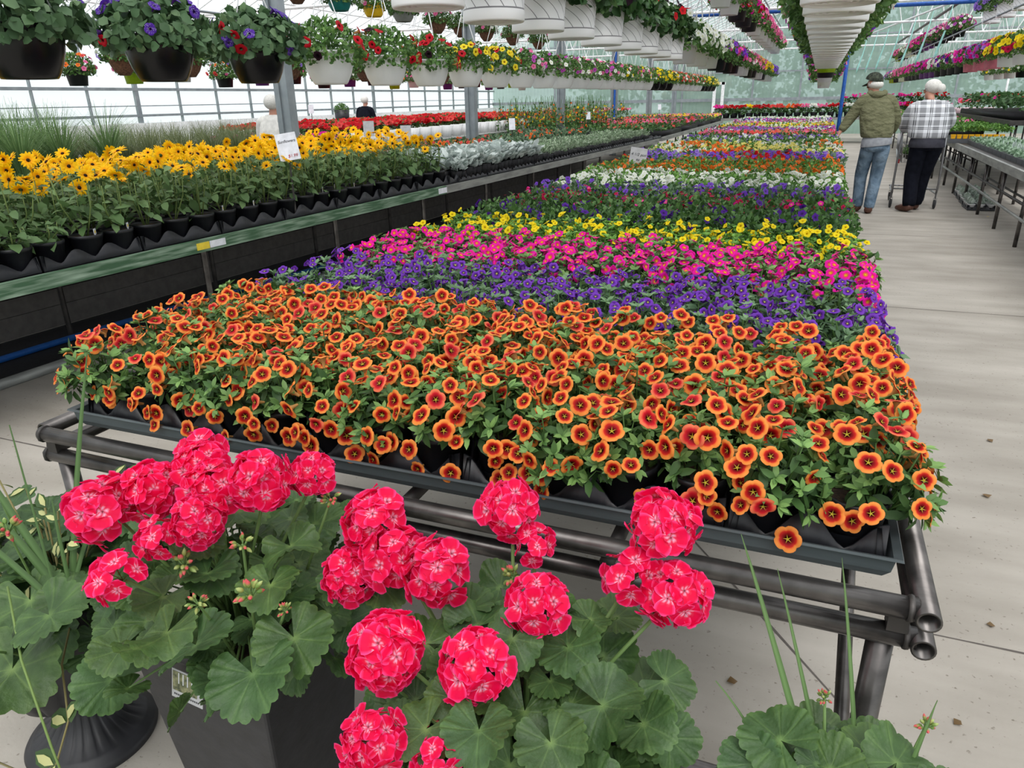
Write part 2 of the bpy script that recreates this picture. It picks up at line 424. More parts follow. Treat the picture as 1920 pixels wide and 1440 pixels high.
T_yellow = trumpet_set([rgb(225, 190, 10), rgb(235, 200, 12), rgb(240, 210, 20), rgb(248, 220, 25), rgb(250, 222, 28), rgb(250, 224, 30), rgb(248, 218, 25)], 3, nseg=20, tubecol=rgb(200, 180, 60), star=None)
def disc_of(c, centre=None, inner=None): return T_disc([centre or c, inner or c, c])
D = dict(
    dkpurple=disc_of(rgb(85, 35, 150), rgb(30, 10, 50)), redpink=disc_of(rgb(195, 20, 75), rgb(90, 10, 30)), violet=disc_of(rgb(125, 75, 200), rgb(55, 20, 100)),
    white=disc_of(rgb(240, 242, 235), rgb(200, 205, 140)), orange=disc_of(rgb(245, 120, 40), rgb(150, 40, 10)), paleyellow=disc_of(rgb(240, 228, 130), rgb(220, 190, 60)),
    yellow=disc_of(rgb(248, 220, 30), rgb(190, 150, 10)), red=disc_of(rgb(205, 15, 30), rgb(110, 5, 15)), coral=disc_of(rgb(235, 85, 80), rgb(150, 30, 30)),
    magenta=disc_of(rgb(238, 30, 165), rgb(150, 10, 80)), mauve=disc_of(rgb(185, 80, 175), rgb(110, 30, 110)), pink=disc_of(rgb(240, 120, 170), rgb(180, 50, 110)), lavender=disc_of(rgb(160, 125, 215), rgb(90, 60, 160)),
    purple=disc_of(rgb(128, 62, 200), rgb(45, 10, 70)), hotmagenta=disc_of(rgb(240, 20, 170), rgb(240, 190, 40)), orangered=disc_of(rgb(245, 120, 50), rgb(140, 8, 14), rgb(205, 18, 22)), black=disc_of(rgb(35, 15, 30)), salmon=disc_of(rgb(235, 130, 105)))
L1 = T_leaf(.26, .12); L2 = T_leaf(.5, .2); LD = T_diamond(.34); LW = T_leaf(.42, .3)
G_DK, G_MD, G_LT, G_TIP = rgb(48, 76, 38), rgb(74, 110, 56), rgb(106, 144, 76), rgb(136, 174, 98)
def mixc(a, b, t): return tuple(x * (1 - t) + y * t for x, y in zip(a, b))
def usph(r_=rng):
    while True:
        v = Vector((r_.uniform(-1, 1), r_.uniform(-1, 1), r_.uniform(-1, 1)))
        if .05 < v.length < 1: return v.normalized()

# ------------------------------------------------------------------ the setting
def grid_plane(x0, x1, y0, y1, z):
    mb = MB(); mb.add([(x0, y0, z), (x1, y0, z), (x1, y1, z), (x0, y1, z)], [(0, 1, 2, 3)]); return mb
YB = 33.0      # rear wall
XL, XR = -14.0, 10.0
struct('floor', grid_plane(XL, XR, -3, YB, 0).mesh('floor', 'floor', False), 'pale concrete greenhouse floor')
def joint(a, b, w=.007):
    a = np.array(a, float); b = np.array(b, float); d = b - a; L = np.linalg.norm(d); n = np.array([-d[1], d[0]]) / L * w / 2
    k = max(2, int(L / .12)); V = []; F = []
    for i in range(k + 1):
        p = a + d * i / k; j = 1 + NR.uniform(-.35, .35)
        V.append((*(p + n * j), .0012)); V.append((*(p - n * j), .0012))
    for i in range(k): F.append((2 * i, 2 * i + 1, 2 * i + 3, 2 * i + 2))
    return V, F
ti = [0]
def trim(mb, m, label=None):
    ti[0] += 1
    return struct('trim_%d' % ti[0], mb.mesh('trim', m, False), label)
mb = MB(); V, F = joint((-.75, 3.0), (.42, 1.434)); mb.add(V, F); trim(mb, 'joint', 'dark crack running slantwise in the concrete')
for y in (2.055, 5.93, 9.2, 12.9, 16.6, 20.3, 24):
    mb = MB(); V, F = joint((-3.5 if y > 3 else -4.1, y), (6, y + .01)); mb.add(V, F); trim(mb, 'joint', 'dark saw-cut joint across the concrete floor')

def wall(name, pts, m, rails, posts, mrail='galv', lab=None, kn=0):
    """sheet wall from (x0,y0) to (x1,y1) with horizontal rails (z) and posts at distances"""
    (x0, y0), (x1, y1), z0, z1 = pts
    L = math.hypot(x1 - x0, y1 - y0); ux, uy = (x1 - x0) / L, (y1 - y0) / L; nx, ny = -uy, ux
    mb = MB(); k = max(1, int(L / .076 / 2)) if kn else 1
    V = []; F = []
    for i in range(k * 2 + 1 if kn else 2):
        t = L * i / (k * 2 if kn else 1); o = (.012 if i % 2 else -.012) if kn else 0
        V += [(x0 + ux * t + nx * o, y0 + uy * t + ny * o, z0), (x0 + ux * t + nx * o, y0 + uy * t + ny * o, z1)]
    for i in range(len(V) // 2 - 1): F.append((2 * i, 2 * i + 2, 2 * i + 3, 2 * i + 1))
    mb.add(V, F)
    struct(name, mb.mesh(name, m, False), lab)
    a = math.atan2(uy, ux)
    mb = MB()
    for z, h, d in rails: mb.box((x0 + ux * L / 2 + nx * .05, y0 + uy * L / 2 + ny * .05, z), (L, d, h), rz=a)
    trim(mb, mrail, 'horizontal wall rails')
    mb = MB()
    for t, w in posts: mb.box((x0 + ux * t + nx * .04, y0 + uy * t + ny * .04, (z0 + z1) / 2), (w, .06, z1 - z0), rz=a)
    trim(mb, mrail, 'upright wall studs')
# rear wall: greenish corrugated sheet; n points towards -y when going from right to left
wall('wall_back', ((XR, YB), (XL, YB), .0, 5.2), 'back_pane', [(1.32, .12, .1), (2.35, .05, .05), (3.55, .05, .05), (4.8, .06, .06)],
     [(t, .07) for t in (1.2, 2.6, 5.4, 7.2, 9.2, 10.8, 12.6, 15.4, 18.2, 21)], lab='rear wall of greenish corrugated sheet', kn=1)
# left wall: milky white sheet, bright from outside
wall('wall_left', ((XL, YB), (XL, -3), 0, 3.4), 'left_pane', [(1.32, .05, .06), (1.52, .02, .03), (1.86, .06, .06)],
     [(t, .03 if i % 4 else .10) for i, t in enumerate(np.arange(.6, 36, 1.22))], lab='left wall of milky white sheet')
wall('wall_right', ((XR, -3), (XR, YB), 0, 3.4), 'left_pane', [(1.3, .1, .08), (2.3, .05, .05)], [(t, .06) for t in np.arange(.6, 36, 1.22)], lab='right wall of milky white sheet')
mb = MB(); mb.add([(XL, -3, 0), (XR, -3, 0), (XR, -3, 3.3), (XL, -3, 3.3)], [(0, 1, 2, 3)]); struct('wall_front', mb.mesh('wall_front', 'left_pane', False))
mb = MB(); mb.box((XL + .25, 15, .62), (.05, 36, 1.1)); trim(mb, 'white_frame', 'white knee wall under the left sheeting')
# gable end over the rear wall and the roof: two spans with a valley over the post row at x=-4
def roof_z(x):
    if x < -5.2: return 3.05 + (4.4 - abs(x + 9.6)) * .42
    return 3.05 + (7.6 - abs(x - 2.4)) * .42
RX = [-14, -9.6, -5.2, 2.4, 10]
for i in range(4):
    mb = MB(); x0, x1 = RX[i], RX[i + 1]
    mb.add([(x0, -3, roof_z(x0)), (x1, -3, roof_z(x1)), (x1, YB, roof_z(x1)), (x0, YB, roof_z(x0))], [(0, 1, 2, 3)])
    struct('ceiling' if i == 0 else 'ceiling.%03d' % i, mb.mesh('ceiling', 'roof_pane', False), 'sloping translucent roof sheet')
    mb = MB()
    for y in np.arange(-2.4, YB, .61): mb.tube([(x0, y, roof_z(x0) - .03), (x1, y, roof_z(x1) - .03)], .014, 4)
    for k in range(1, 5):
        x = x0 + (x1 - x0) * k / 5; mb.tube([(x, -3, roof_z(x) - .05), (x, YB, roof_z(x) - .05)], .022, 5)
    trim(mb, 'white_frame', 'roof glazing bars and purlins')
# roof trusses, one per bay and span
def truss(y, x0, x1):
    t = MB(); xm = (x0 + x1) / 2; zb = 3.0
    t.tube([(x0, y, zb), (x1, y, zb)], .028, 6)
    t.tube([(x0, y, zb), (xm, y, roof_z(xm) - .12)], .028, 6); t.tube([(xm, y, roof_z(xm) - .12), (x1, y, zb)], .028, 6)
    n = 10
    for k in range(n):
        a = x0 + (x1 - x0) * k / n; b = x0 + (x1 - x0) * (k + 1) / n; m_ = (a + b) / 2
        def top(x): return zb + (roof_z(xm) - .12 - zb) * (1 - abs(x - xm) / (xm - x0))
        t.tube([(a, y, zb), (m_, y, top(m_))], .014, 4); t.tube([(m_, y, top(m_)), (b, y, zb)], .014, 4)
    return t
YP = [2.05 + 4.65 * i for i in range(7)]       # post rows
for sp, (x0, x1, side) in enumerate(((-14, -5.2, 'left'), (-5.2, 10, 'main'))):
    tm = truss(0, x0, x1).mesh('roof_truss', 'white_frame', False)
    for i, y in enumerate(YP):
        tag(obj('roof_truss', tm, None, (0, y, 0)), 'white lattice roof truss over the %s span, %s from the front' % (side, ordn(i + 1)), 'roof truss', 'roof trusses')
# posts of the row in the left bench
def post_mesh(h=3.0, w=.165):
    t = MB(); a = w / 2
    pr = [(-a, -a * .75), (-a * .25, -a * .75), (-a * .2, -a * .5), (a * .2, -a * .5), (a * .25, -a * .75), (a, -a * .75), (a, a * .75), (a * .25, a * .75), (a * .2, a * .5), (-a * .2, a * .5), (-a * .25, a * .75), (-a, a * .75)]
    n = len(pr); V = [(x, y, 0) for x, y in pr] + [(x, y, h) for x, y in pr]
    t.add(V, [(i, (i + 1) % n, n + (i + 1) % n, n + i) for i in range(n)])
    return t
pm = post_mesh().mesh('support_post', 'galv', False)
for i, y in enumerate(YP):
    o = obj('support_post', pm, None, (-5.2, y, 0))
    tag(o, 'galvanised steel roof post rising through the left benches, %s from the front' % ordn(i + 1), 'post', 'roof posts in the left bench')
    if i == 4:
        mb = MB(); mb.box((.03, -.075, 1.7), (.05, .02, 2.2)); obj('blue_strip', mb.mesh('blue_strip', 'blue', False), o)
# gutter line over the posts, carrier pipes for the hanging rows
def pipe(name, pts, r, m, label, cat, n=8):
    mb = MB(); mb.tube(pts, r, n); return tag(obj(name, mb.mesh(name, m)), label, cat)
mb = MB(); mb.box((-5.2, 15, 3.07), (.24, 36, .1)); trim(mb, 'galv', 'valley gutter over the posts')

# ------------------------------------------------------------------ central bench
TOP = .80
FX0, FX1, FY0 = -1.60, .235, 1.04
b = thing('plant_bench', 'raw steel tube bench in the centre carrying the long flower display', 'bench', (0, 0, 0))
def part(name, mb, m, parent, smooth=True, label=None):
    o = obj(name, mb.mesh(name, m, smooth), parent)
    if label: o['label'] = label
    return o
R_ = .0178
mb = MB(); mb.tube([(FX0 - .03, FY0, TOP - .02), (FX1 - .01, FY0, TOP - .02)], R_, 20); part('front_rail', mb, 'steel', b)
mb = MB(); mb.tube([(FX0 - .05, FY0 + .02, TOP - .086), (FX1 - .0, FY0 + .02, TOP - .086)], R_, 20); part('lower_rail', mb, 'steel', b)
for x, z, y in ((FX0 - .045, TOP - .02, FY0 + .012), (FX1 + .002, TOP - .02, FY0 - .026), (FX0 - .075, TOP - .086, FY0 + .04), (FX1 + .008, TOP - .086, FY0 - .006)):
    mb = MB(); mb.tube([(x, y, z), (x, 22.4, z)], R_, 20, open_end=True); part('side_rail', mb, 'steel', b)
for x in (FX0 - .02, FX1 - .03):
    mb = MB(); mb.box((x, FY0 + .02, TOP - .054), (.03, .03, .035)); part('bracket', mb, 'steel_dark', b, False)
for x in (FX0 - .02, FX1 - .045):
    for i, y in enumerate([FY0 + .035, 3.6, 6.2, 8.8, 11.4, 14, 16.6, 19.2, 21.8]):
        mb = MB(); mb.tube([(x, y, 0), (x, y, TOP - .09)], .0205, 14); part('leg', mb, 'steel', b)
mb = MB(); mb.tube([(FX0 + .03, FY0 + .035, .30), (FX1 - .045, FY0 + .035, .30)], .017, 12); part('cross_bar', mb, 'steel', b)
for y in (3.6, 6.2, 8.8, 11.4):
    mb = MB(); mb.tube([(FX0 + .03, y, .30), (FX1 - .045, y, .30)], .017, 10); part('cross_bar', mb, 'steel_dark', b)
for x in (FX1 - .06,):
    mb = MB(); mb.tube([(x, FY0 + .05, .34), (x, 1.86, TOP - .03)], .014, 10); part('brace', mb, 'steel', b)
for y in [1.25 + .45 * k for k in range(47)]:
    mb = MB(); mb.tube([(FX0 + .03, y, TOP - .03), (FX1 - .01, y, TOP - .03)], .012, 6)
    part('cross_bar', mb, 'steel_dark', b)
for x in (-1.1, -.68, -.25):
    mb = MB(); mb.tube([(x, FY0, TOP - .052), (x, 22.4, TOP - .052)], .014, 8); part('runner', mb, 'steel_dark', b)
# welds
for x, z in ((FX0 - .022, TOP - .02), (FX1 - .020, TOP - .02), (FX0 - .05, TOP - .086), (FX1 - .014, TOP - .086)):
    mb = MB(); mb.lathe([(.0, -.005), (.0188, -.004), (.0198, 0), (.0188, .004), (0, .005)], 12, lobes=5, lob=.1, mtx=frame((x, FY0 + (.02 if z < .75 else 0), z), (1, 0, 0)))
    part('weld', mb, 'steel_dark', b)
# trough lining the bench
TX0, TX1, TY0, TZ = -1.535, .185, 1.068, TOP + .008
t = MB(); V = []
prof = [(0.03, TZ), (.012, TZ), (.004, TZ + .015), (0, TZ + .036), (-.012, TZ + .04)]
def ringpts(o, z): return [(TX0 + o, TY0 + o * .8, z), (TX1 - o, TY0 + o * .8, z), (TX1 - o, 22.3, z), (TX0 + o, 22.3, z)]
for o, z in prof: V += ringpts(o, z)
F = []
for i in range(len(prof) - 1):
    for k in (0, 1, 3): k2 = (k + 1) % 4; F.append((i * 4 + k, i * 4 + k2, (i + 1) * 4 + k2, (i + 1) * 4 + k))
F.append((0, 1, 2, 3)); t.add(V, F)
n0 = t.n
# outer skin so that the lip has thickness
V2 = []
for o, z in ((-.012, TZ + .04), (-.014, TZ + .036), (-.004, TZ + .034), (0.0, TZ + .010), (.01, TZ - .004)): V2 += ringpts(o, z)
F = []
for i in range(4):
    for k in (0, 1, 3): k2 = (k + 1) % 4; F.append((i * 4 + k, i * 4 + k2, (i + 1) * 4 + k2, (i + 1) * 4 + k))
t.add(V2, F)
tag(obj('bench_trough', t.mesh('bench_trough', 'trough', False)), 'long grey-green trough with a turned lip lying on the steel bench', 'trough')

# ------------------------------------------------------------------ pots and carrying trays
PX, PY = .122, .122
def pot_mesh(r1=.052, r0=.038, h=.088, m='black_plastic', n=18):
    t = MB(); t.lathe([(0, .002), (r0, 0), (r0 + .002, .004), (r1 - .002, h * .86), (r1, h * .86), (r1 + .002, h), (r1 - .002, h + .001), (r1 - .005, h - .012)], n)
    t.lathe([(r1 - .005, h - .012), (0, h - .010)], n, mi=1)
    return t.mesh('pot', [m, 'soil'])
pot_small = pot_mesh()
def tray_mesh(nx, ny, px, py, h=.07, dip=.022, m='black_plastic'):
    t = MB(); X, Y = nx * px / 2 - .004, ny * py / 2 - .004
    t.box((0, 0, .003), (2 * X, 2 * Y, .006))
    def side(a, b, n, out):
        a = np.array(a); b = np.array(b); out = np.array(out); K = 10
        V = []; F = []
        for i in range(n * K + 1):
            s = i / (n * K); u = (s * n) % 1.0; w = abs(math.cos(PI * u)) ** 1.6
            zt = dip + (h - dip) * w; p = a + (b - a) * s
            V += [(*(p + out * .000), 0), (*(p + out * .004 * 0), .012), (*(p - out * .012 * w), zt), (*(p - out * (.012 * w + .006)), zt - .001), (*(p - out * .012), .008)]
        for i in range(n * K):
            for k in range(4): F.append((5 * i + k, 5 * i + 5 + k, 5 * i + 6 + k, 5 * i + 1 + k))
        t.add(V, F)
        for i in range(n):      # rounded pocket seen from outside
            c = a + (b - a) * (i + .5) / n; ang = math.atan2(out[1], out[0])
            t.lathe([(.036, .008), (.049, h * .55)], 14, cx=c[0] - out[0] * (px * .5), cy=c[1] - out[1] * (px * .5))
    side((-X, -Y), (X, -Y), nx, (0, -1)); side((X, -Y), (X, Y), ny, (1, 0)); side((X, Y), (-X, Y), nx, (0, 1)); side((-X, Y), (-X, -Y), ny, (-1, 0))
    return t.mesh('carrying_tray', m)
tray5 = tray_mesh(4, 3, PX, PY)
TRX = [TX0 + .02 + PX * 4 * (i + .5) for i in range(3)]       # three trays of four, one of two
tray2 = tray_mesh(2, 3, PX, PY)
for r in range(9):
    y = TY0 + .018 + PY * 3 * (r + .5)
    for i in range(4):
        x = TX0 + .008 + PX * 4 * (i + .5) if i < 3 else TX0 + .008 + PX * 13
        tag(obj('carrying_tray', tray5 if i < 3 else tray2, None, (x, y, TZ + .001)), 'black carrying tray holding pots on the central bench, %s row back, %s from the left' % (ordn(r + 1), ordn(i + 1)), 'tray', 'carrying trays on the central bench')

# ------------------------------------------------------------------ small bushy plants
def shoots(mb, R, H, z0, n, leafT, L, cols, seed, tips=7, mid=4, front=0., wid=1.):
    r_ = random.Random(seed); ends = []
    for i in range(n):
        a = 2 * PI * ((i * .618) % 1) + r_.uniform(-.3, .3); q = math.sqrt((i + .5) / n); ph = q * 1.42
        e = Vector((R * math.sin(ph) * math.cos(a), R * math.sin(ph) * math.sin(a), z0 + H * math.cos(ph) * r_.uniform(.82, 1.12) - .015 * q))
        s0 = Vector((.02 * math.cos(a), .02 * math.sin(a), z0 - .012))
        d = (e - s0).normalized(); ends.append((e, d))
        mb.tube([s0, s0 * .45 + e * .55 + Vector((0, 0, .012)), e], [.0016, .0014, .001], 4, col=mixc(G_MD, G_LT, .5))
        nrm = (Vector((math.sin(ph) * math.cos(a), math.sin(ph) * math.sin(a), math.cos(ph) + .3))).normalized()
        for k in range(tips):
            b_ = 2 * PI * k / tips + r_.uniform(-.3, .3); u = usph(r_); side = (u - d * u.dot(d)).normalized()
            q_ = Matrix.Rotation(b_, 3, d) @ side
            ld = (q_ * r_.uniform(.7, 1.1) + d * r_.uniform(.3, .8)).normalized(); l = L * r_.uniform(.55, .9)
            mb.addT(leafT, lframe(e - d * .004, ld, nrm + usph(r_) * .4, (l * wid, l, l)), mixc(cols[1], cols[2], r_.random()))
        for k in range(mid):
            t = r_.uniform(.35, .95); p = s0 * (1 - t) + e * t; u = usph(r_); ld = (u - d * u.dot(d) * .6 + Vector((0, 0, .15))).normalized(); l = L * r_.uniform(.8, 1.25)
            mb.addT(leafT, lframe(p, ld, nrm + usph(r_) * .5, (l * wid, l, l)), mixc(cols[0], cols[1], r_.random()))
    return ends
FOL = {}
def foliage_set(key, n, cols, R=.072, H=.098, k=22, L=.03, leafT=L1, **kw):
    out = []
    for i in range(n):
        mb = MB(); e = shoots(mb, R, H, .088, k, leafT, L, cols, hash_(key) + i, **kw)
        out.append((mb.mesh('foliage', 'leaf'), e))
    FOL[key] = out
def hash_(s): return sum(ord(c) * (i + 3) for i, c in enumerate(s)) * 7
foliage_set('calib', 6, (G_DK, G_MD, G_TIP), k=30)
foliage_set('grey', 4, (rgb(60, 86, 58), rgb(88, 120, 84), rgb(128, 160, 118)), L=.026, k=24)
foliage_set('bright', 4, (rgb(58, 96, 36), rgb(88, 138, 52), rgb(132, 180, 80)), L=.026, k=24)
def flower_meshes(Ts, name): 
    out = []
    for T in Ts:
        mb = MB(); mb.addT(T, frame((0, 0, 0), (0, 0, 1))); out.append(mb.mesh(name, 'petal'))
    return out
FM = dict(orange=flower_meshes(T_orange, 'flower'), orange_old=flower_meshes(T_orange_old, 'flower'), purple=flower_meshes(T_purple, 'flower'), magenta=flower_meshes(T_magenta, 'flower'), yellow=flower_meshes(T_yellow, 'flower'))
def fixed_mat(mtx): return Matrix(mtx)
def put_flower(root, me, p, d, s, roll=0.):
    o = bpy.data.objects.new('flower', me); C.objects.link(o); o.parent = root
    o.matrix_local = Matrix(frame(p, d, roll, s)); return o
def calib_plant(x, y, kind, fk, nfl, R, label, group, spill=(0, 0), old=.15, seed=None):
    r_ = random.Random(int(x * 1000) * 31 + int(y * 1000) if seed is None else seed)
    root = thing('potted_calibrachoa', label, 'flowering plant', (x, y, TZ + .006), 0, group)
    obj('pot', pot_small, root)
    me, ends = r_.choice(FOL[fk]); rz = r_.uniform(0, 2 * PI)
    ca, sa = math.cos(rz), math.sin(rz)
    lean = (spill[0] * .25, spill[1] * .25)
    fo = obj('foliage', me, root, (lean[0] * .05, lean[1] * .05, 0), (-lean[1] * .9, lean[0] * .9, rz), (r_.uniform(1.0, 1.18),) * 3)
    pl = []
    tries = 0
    while len(pl) < nfl and tries < 200:
        tries += 1
        a = r_.uniform(0, 2 * PI); q = math.sqrt(r_.random()); 
        u = Vector((q * math.cos(a), q * math.sin(a), 0)); u.x += spill[0] * .45; u.y += spill[1] * .45
        if u.length > 1.35: u = u.normalized() * 1.35
        ph = u.length * 1.2; hd = u.normalized() if u.length > 0 else u
        Rr = .086 * (1 + .22 * max(0, hd.dot(Vector((*spill, 0)))))
        p = Vector((Rr * math.sin(min(ph, 1.45)) * hd.x, Rr * math.sin(min(ph, 1.45)) * hd.y, .094 + .118 * math.cos(min(ph, 1.75)) + r_.uniform(-.008, .012)))
        if any((p - w).length < R * 1.2 for w in pl): continue
        pl.append(p)
        n = Vector((math.sin(ph) * hd.x, math.sin(ph) * hd.y, math.cos(ph) + .25)) + Vector((0, -.45, .0)) + usph(r_) * .75
        if n.z < -.2: n.z = -.2
        nm = kind + '_old' if kind == 'orange' and r_.random() < old else kind
        put_flower(root, r_.choice(FM[nm]), p, n, R * r_.uniform(.8, 1.15), r_.uniform(0, 6))
    if spill[1]:
        for i in range(r_.choice((1, 2, 3, 4))):
            p = Vector((r_.uniform(-.065, .065), -r_.uniform(.07, .095), r_.uniform(.03, .09)))
            put_flower(root, r_.choice(FM[kind]), p, Vector((r_.uniform(-.4, .4), -1, r_.uniform(-.1, .7))), R * r_.uniform(.85, 1.2), r_.uniform(0, 6))
    return root
NCOL = 14
def colx(i): return TX0 + .008 + PX * (i + .5)
def rowy(r): return TY0 + .018 + PY * (r + .5)
# nearest: orange with red throats, 6 rows; then purple, magenta, yellow
plan = []
for r in range(5): plan.append(('orange', 'calib', 15 if r else 11, .0188, 'orange red-throated calibrachoa in black pot', 'orange red-throated calibrachoas'))
for r in range(4): plan.append(('purple', 'grey', 11, .0148, 'violet-purple calibrachoa', 'purple calibrachoas behind the orange ones'))
for r in range(4): plan.append(('magenta', 'calib', 17, .0152, 'hot pink calibrachoa with yellow throats', 'hot pink calibrachoas'))
for r in range(4): plan.append(('yellow', 'bright', 7, .0142, 'yellow calibrachoa', 'yellow calibrachoas'))
base = {}
for r, (kind, fk, nf, R, nm, grp) in enumerate(plan):
    k0 = base.setdefault(kind, r)
    for i in range(NCOL):
        if kind == 'purple' and r == k0 and i in (): continue
        sp = [0, 0]
        if i == 0: sp[0] = -1
        if i == NCOL - 1: sp[0] = 1
        if r == 0: sp[1] = -1
        lab = '%s, %s row of its colour, %s from the left' % (nm, ordn(r - k0 + 1), ordn(i + 1))
        calib_plant(colx(i) + rng.uniform(-.008, .008) + sp[0] * .012, rowy(r) + rng.uniform(-.008, .008), kind, fk, nf + (2 if abs(sp[0]) else 0) + (3 if sp[1] and kind == 'orange' else 0), R, lab, grp, sp)

# further back: whole plants of one mesh each with a blossoms part
def far_plant_meshes(key, fk_cols, fl, nfl, R, nv=4, L=.028, k=64):
    out = []
    for i in range(nv):
        r_ = random.Random(hash_(key) + i * 13)
        mb = MB()
        mb.lathe([(0, 0), (.04, 0), (.052, .085), (.0, .08)], 8, col=rgb(24, 24, 28))
        for j in range(k * 2):
            a = r_.uniform(0, 2 * PI); q = math.sqrt(r_.random()) * 1.35; n = Vector((math.sin(q) * math.cos(a), math.sin(q) * math.sin(a), math.cos(q)))
            p = Vector((n.x * .08, n.y * .08, .085 + n.z * .1 * r_.uniform(.6, 1.1))); d = (n + usph(r_) * .8).normalized()
            mb.addT(LD, lframe(p, d, n + usph(r_) * .6, L * r_.uniform(.7, 1.1)), mixc(fk_cols[r_.choice((0, 1, 1, 2))], fk_cols[1], r_.random() * .6))
        me = mb.mesh('foliage', 'leaf')
        fb = MB()
        for j in range(nfl):
            a = r_.uniform(0, 2 * PI); q = math.sqrt(r_.random()) * 1.2; n = Vector((math.sin(q) * math.cos(a), math.sin(q) * math.sin(a), math.cos(q)))
            p = Vector((n.x * .088, n.y * .088, .095 + n.z * .112)); T = D[r_.choice(fl)]
            fb.addT(T, frame(p, n + Vector((0, -.55, .1)) + usph(r_) * .6, r_.uniform(0, 6), R * r_.uniform(.8, 1.2)))
        out.append((me, fb.mesh('blossoms', 'petal')))
    return out
GC = (G_DK, G_MD, G_LT); GB = (rgb(62, 98, 40), rgb(95, 140, 62), rgb(140, 185, 95)); GG = (rgb(64, 90, 60), rgb(90, 120, 85), rgb(128, 158, 118))
r0 = len(plan)
far = [('dkp', 4, GC, ['dkpurple'], 3, .016, 'leafy calibrachoa with few dark purple blooms'), ('rp', 4, GC, ['redpink', 'redpink', 'hotmagenta'], 9, .0115, 'leafy verbena with small crimson blooms'),
       ('vio', 3, GG, ['violet'], 8, .0175, 'violet petunia'), ('whi', 7, GB, ['white'], 12, .0165, 'white petunia'), ('ora', 9, GB, ['orange'], 9, .0165, 'plain orange petunia')]
r = r0
for key, nr, cols, fl, nf, R, nm in far:
    ms = far_plant_meshes(key, cols, fl, int(round(nf)), R)
    for k in range(nr):
        for i in range(NCOL):
            me, fb = rng.choice(ms)
            root = obj('potted_petunia' if key in ('vio', 'whi', 'ora') else 'potted_verbena' if key == 'rp' else 'potted_calibrachoa', me, None, (colx(i) + rng.uniform(-.012, .012), rowy(r) + rng.uniform(-.012, .012), TZ + .006 + rng.uniform(0, .006)), (0, 0, rng.uniform(0, 6.28)), (rng.uniform(.98, 1.15),) * 3)
            if rng.random() > .08: obj('blossoms', fb, root)
            tag(root, '%s, %s row of its band, %s from the left' % (nm, ordn(k + 1), ordn(i + 1)), 'flowering plant', nm + 's')
        r += 1
ystuff = rowy(r) - PY / 2
def stuff_band(name, label, x0, x1, y0, y1, z0, h, cols, fl, dens_leaf, dens_fl, L, R, cat='flower bed', seed=1, wav=.03, box=True, leafT=LD, up=.3):
    r_ = random.Random(seed); mb = MB(); A = (x1 - x0) * (y1 - y0)
    if box: mb.box(((x0 + x1) / 2, (y0 + y1) / 2, z0 + .045), (x1 - x0 - .03, y1 - y0 - .01, .09), col=rgb(22, 22, 26))
    ph = [r_.uniform(0, 6) for _ in range(4)]
    def hh(x, y): return h + wav * (math.sin(x * 17 + ph[0]) * math.sin(y * 15 + ph[1]) * .5 + math.sin(x * 5 + ph[2]) * math.sin(y * 4 + ph[3]) * .4)
    for i in range(int(A * dens_leaf)):
        x = r_.uniform(x0, x1); y = r_.uniform(y0, y1); z = z0 + hh(x, y) - (h * .45) * r_.random() ** 2
        d = (usph(r_) + Vector((0, 0, up))).normalized()
        mb.addT(leafT, lframe((x, y, z), d, Vector((0, 0, 1)) + usph(r_) * .7, L * r_.uniform(.7, 1.2)), mixc(cols[r_.choice((0, 1, 2))], cols[1], r_.random()))
    for i in range(int(A * dens_fl)):
        x = r_.uniform(x0, x1); y = r_.uniform(y0, y1)
        f = fl[int(((x * 2.7 + y * 1.3 + r_.uniform(-.8, .8)) * 1.0) % len(fl))] if len(fl) > 1 else fl[0]
        mb.addT(D[f], frame((x, y, z0 + hh(x, y) + r_.uniform(-.01, .02)), Vector((0, -.5, .7)) + usph(r_) * .6, r_.uniform(0, 6), R * r_.uniform(.8, 1.2)), mi=1)
    return tag(obj(name, mb.mesh(name, ['leaf', 'petal'])), label, cat, kind='stuff')
bands = [('violet', .75, GG, ['violet', 'lavender', 'violet', 'red'], 400), ('pale yellow and orange', 1.5, GB, ['paleyellow', 'paleyellow', 'white', 'orange'], 330), ('green and white', 1.0, GB, ['white', 'lavender'], 60), ('lavender and white', .5, GG, ['lavender', 'white', 'purple'], 260), ('deep green', .5, GC, ['coral'], 30),
         ('coral red', .9, GC, ['coral', 'salmon', 'pink', 'coral'], 420), ('mauve', 1.1, GG, ['mauve', 'lavender', 'mauve', 'white'], 420), ('yellow and coral', .9, GB, ['yellow', 'coral', 'paleyellow', 'white'], 330),
         ('yellow', 1.0, GB, ['yellow', 'yellow', 'white'], 330), ('pink and white', 1.2, GG, ['pink', 'white', 'mauve'], 420), ('purple', 1.2, GC, ['mauve', 'white', 'purple', 'magenta'], 430), ('white', 1.4, GB, ['white'], 480)]
y = ystuff
for i, (nm, dy, cols, fl, dn) in enumerate(bands):
    y1 = min(22.2, y + dy)
    stuff_band('petunia_bed', 'far band of %s bedding flowers on the central bench' % nm, TX0, TX1 + (.06), y, y1, TZ, .2, cols, fl, 1100, dn * 1.15, .045, .02, seed=40 + i); y = y1

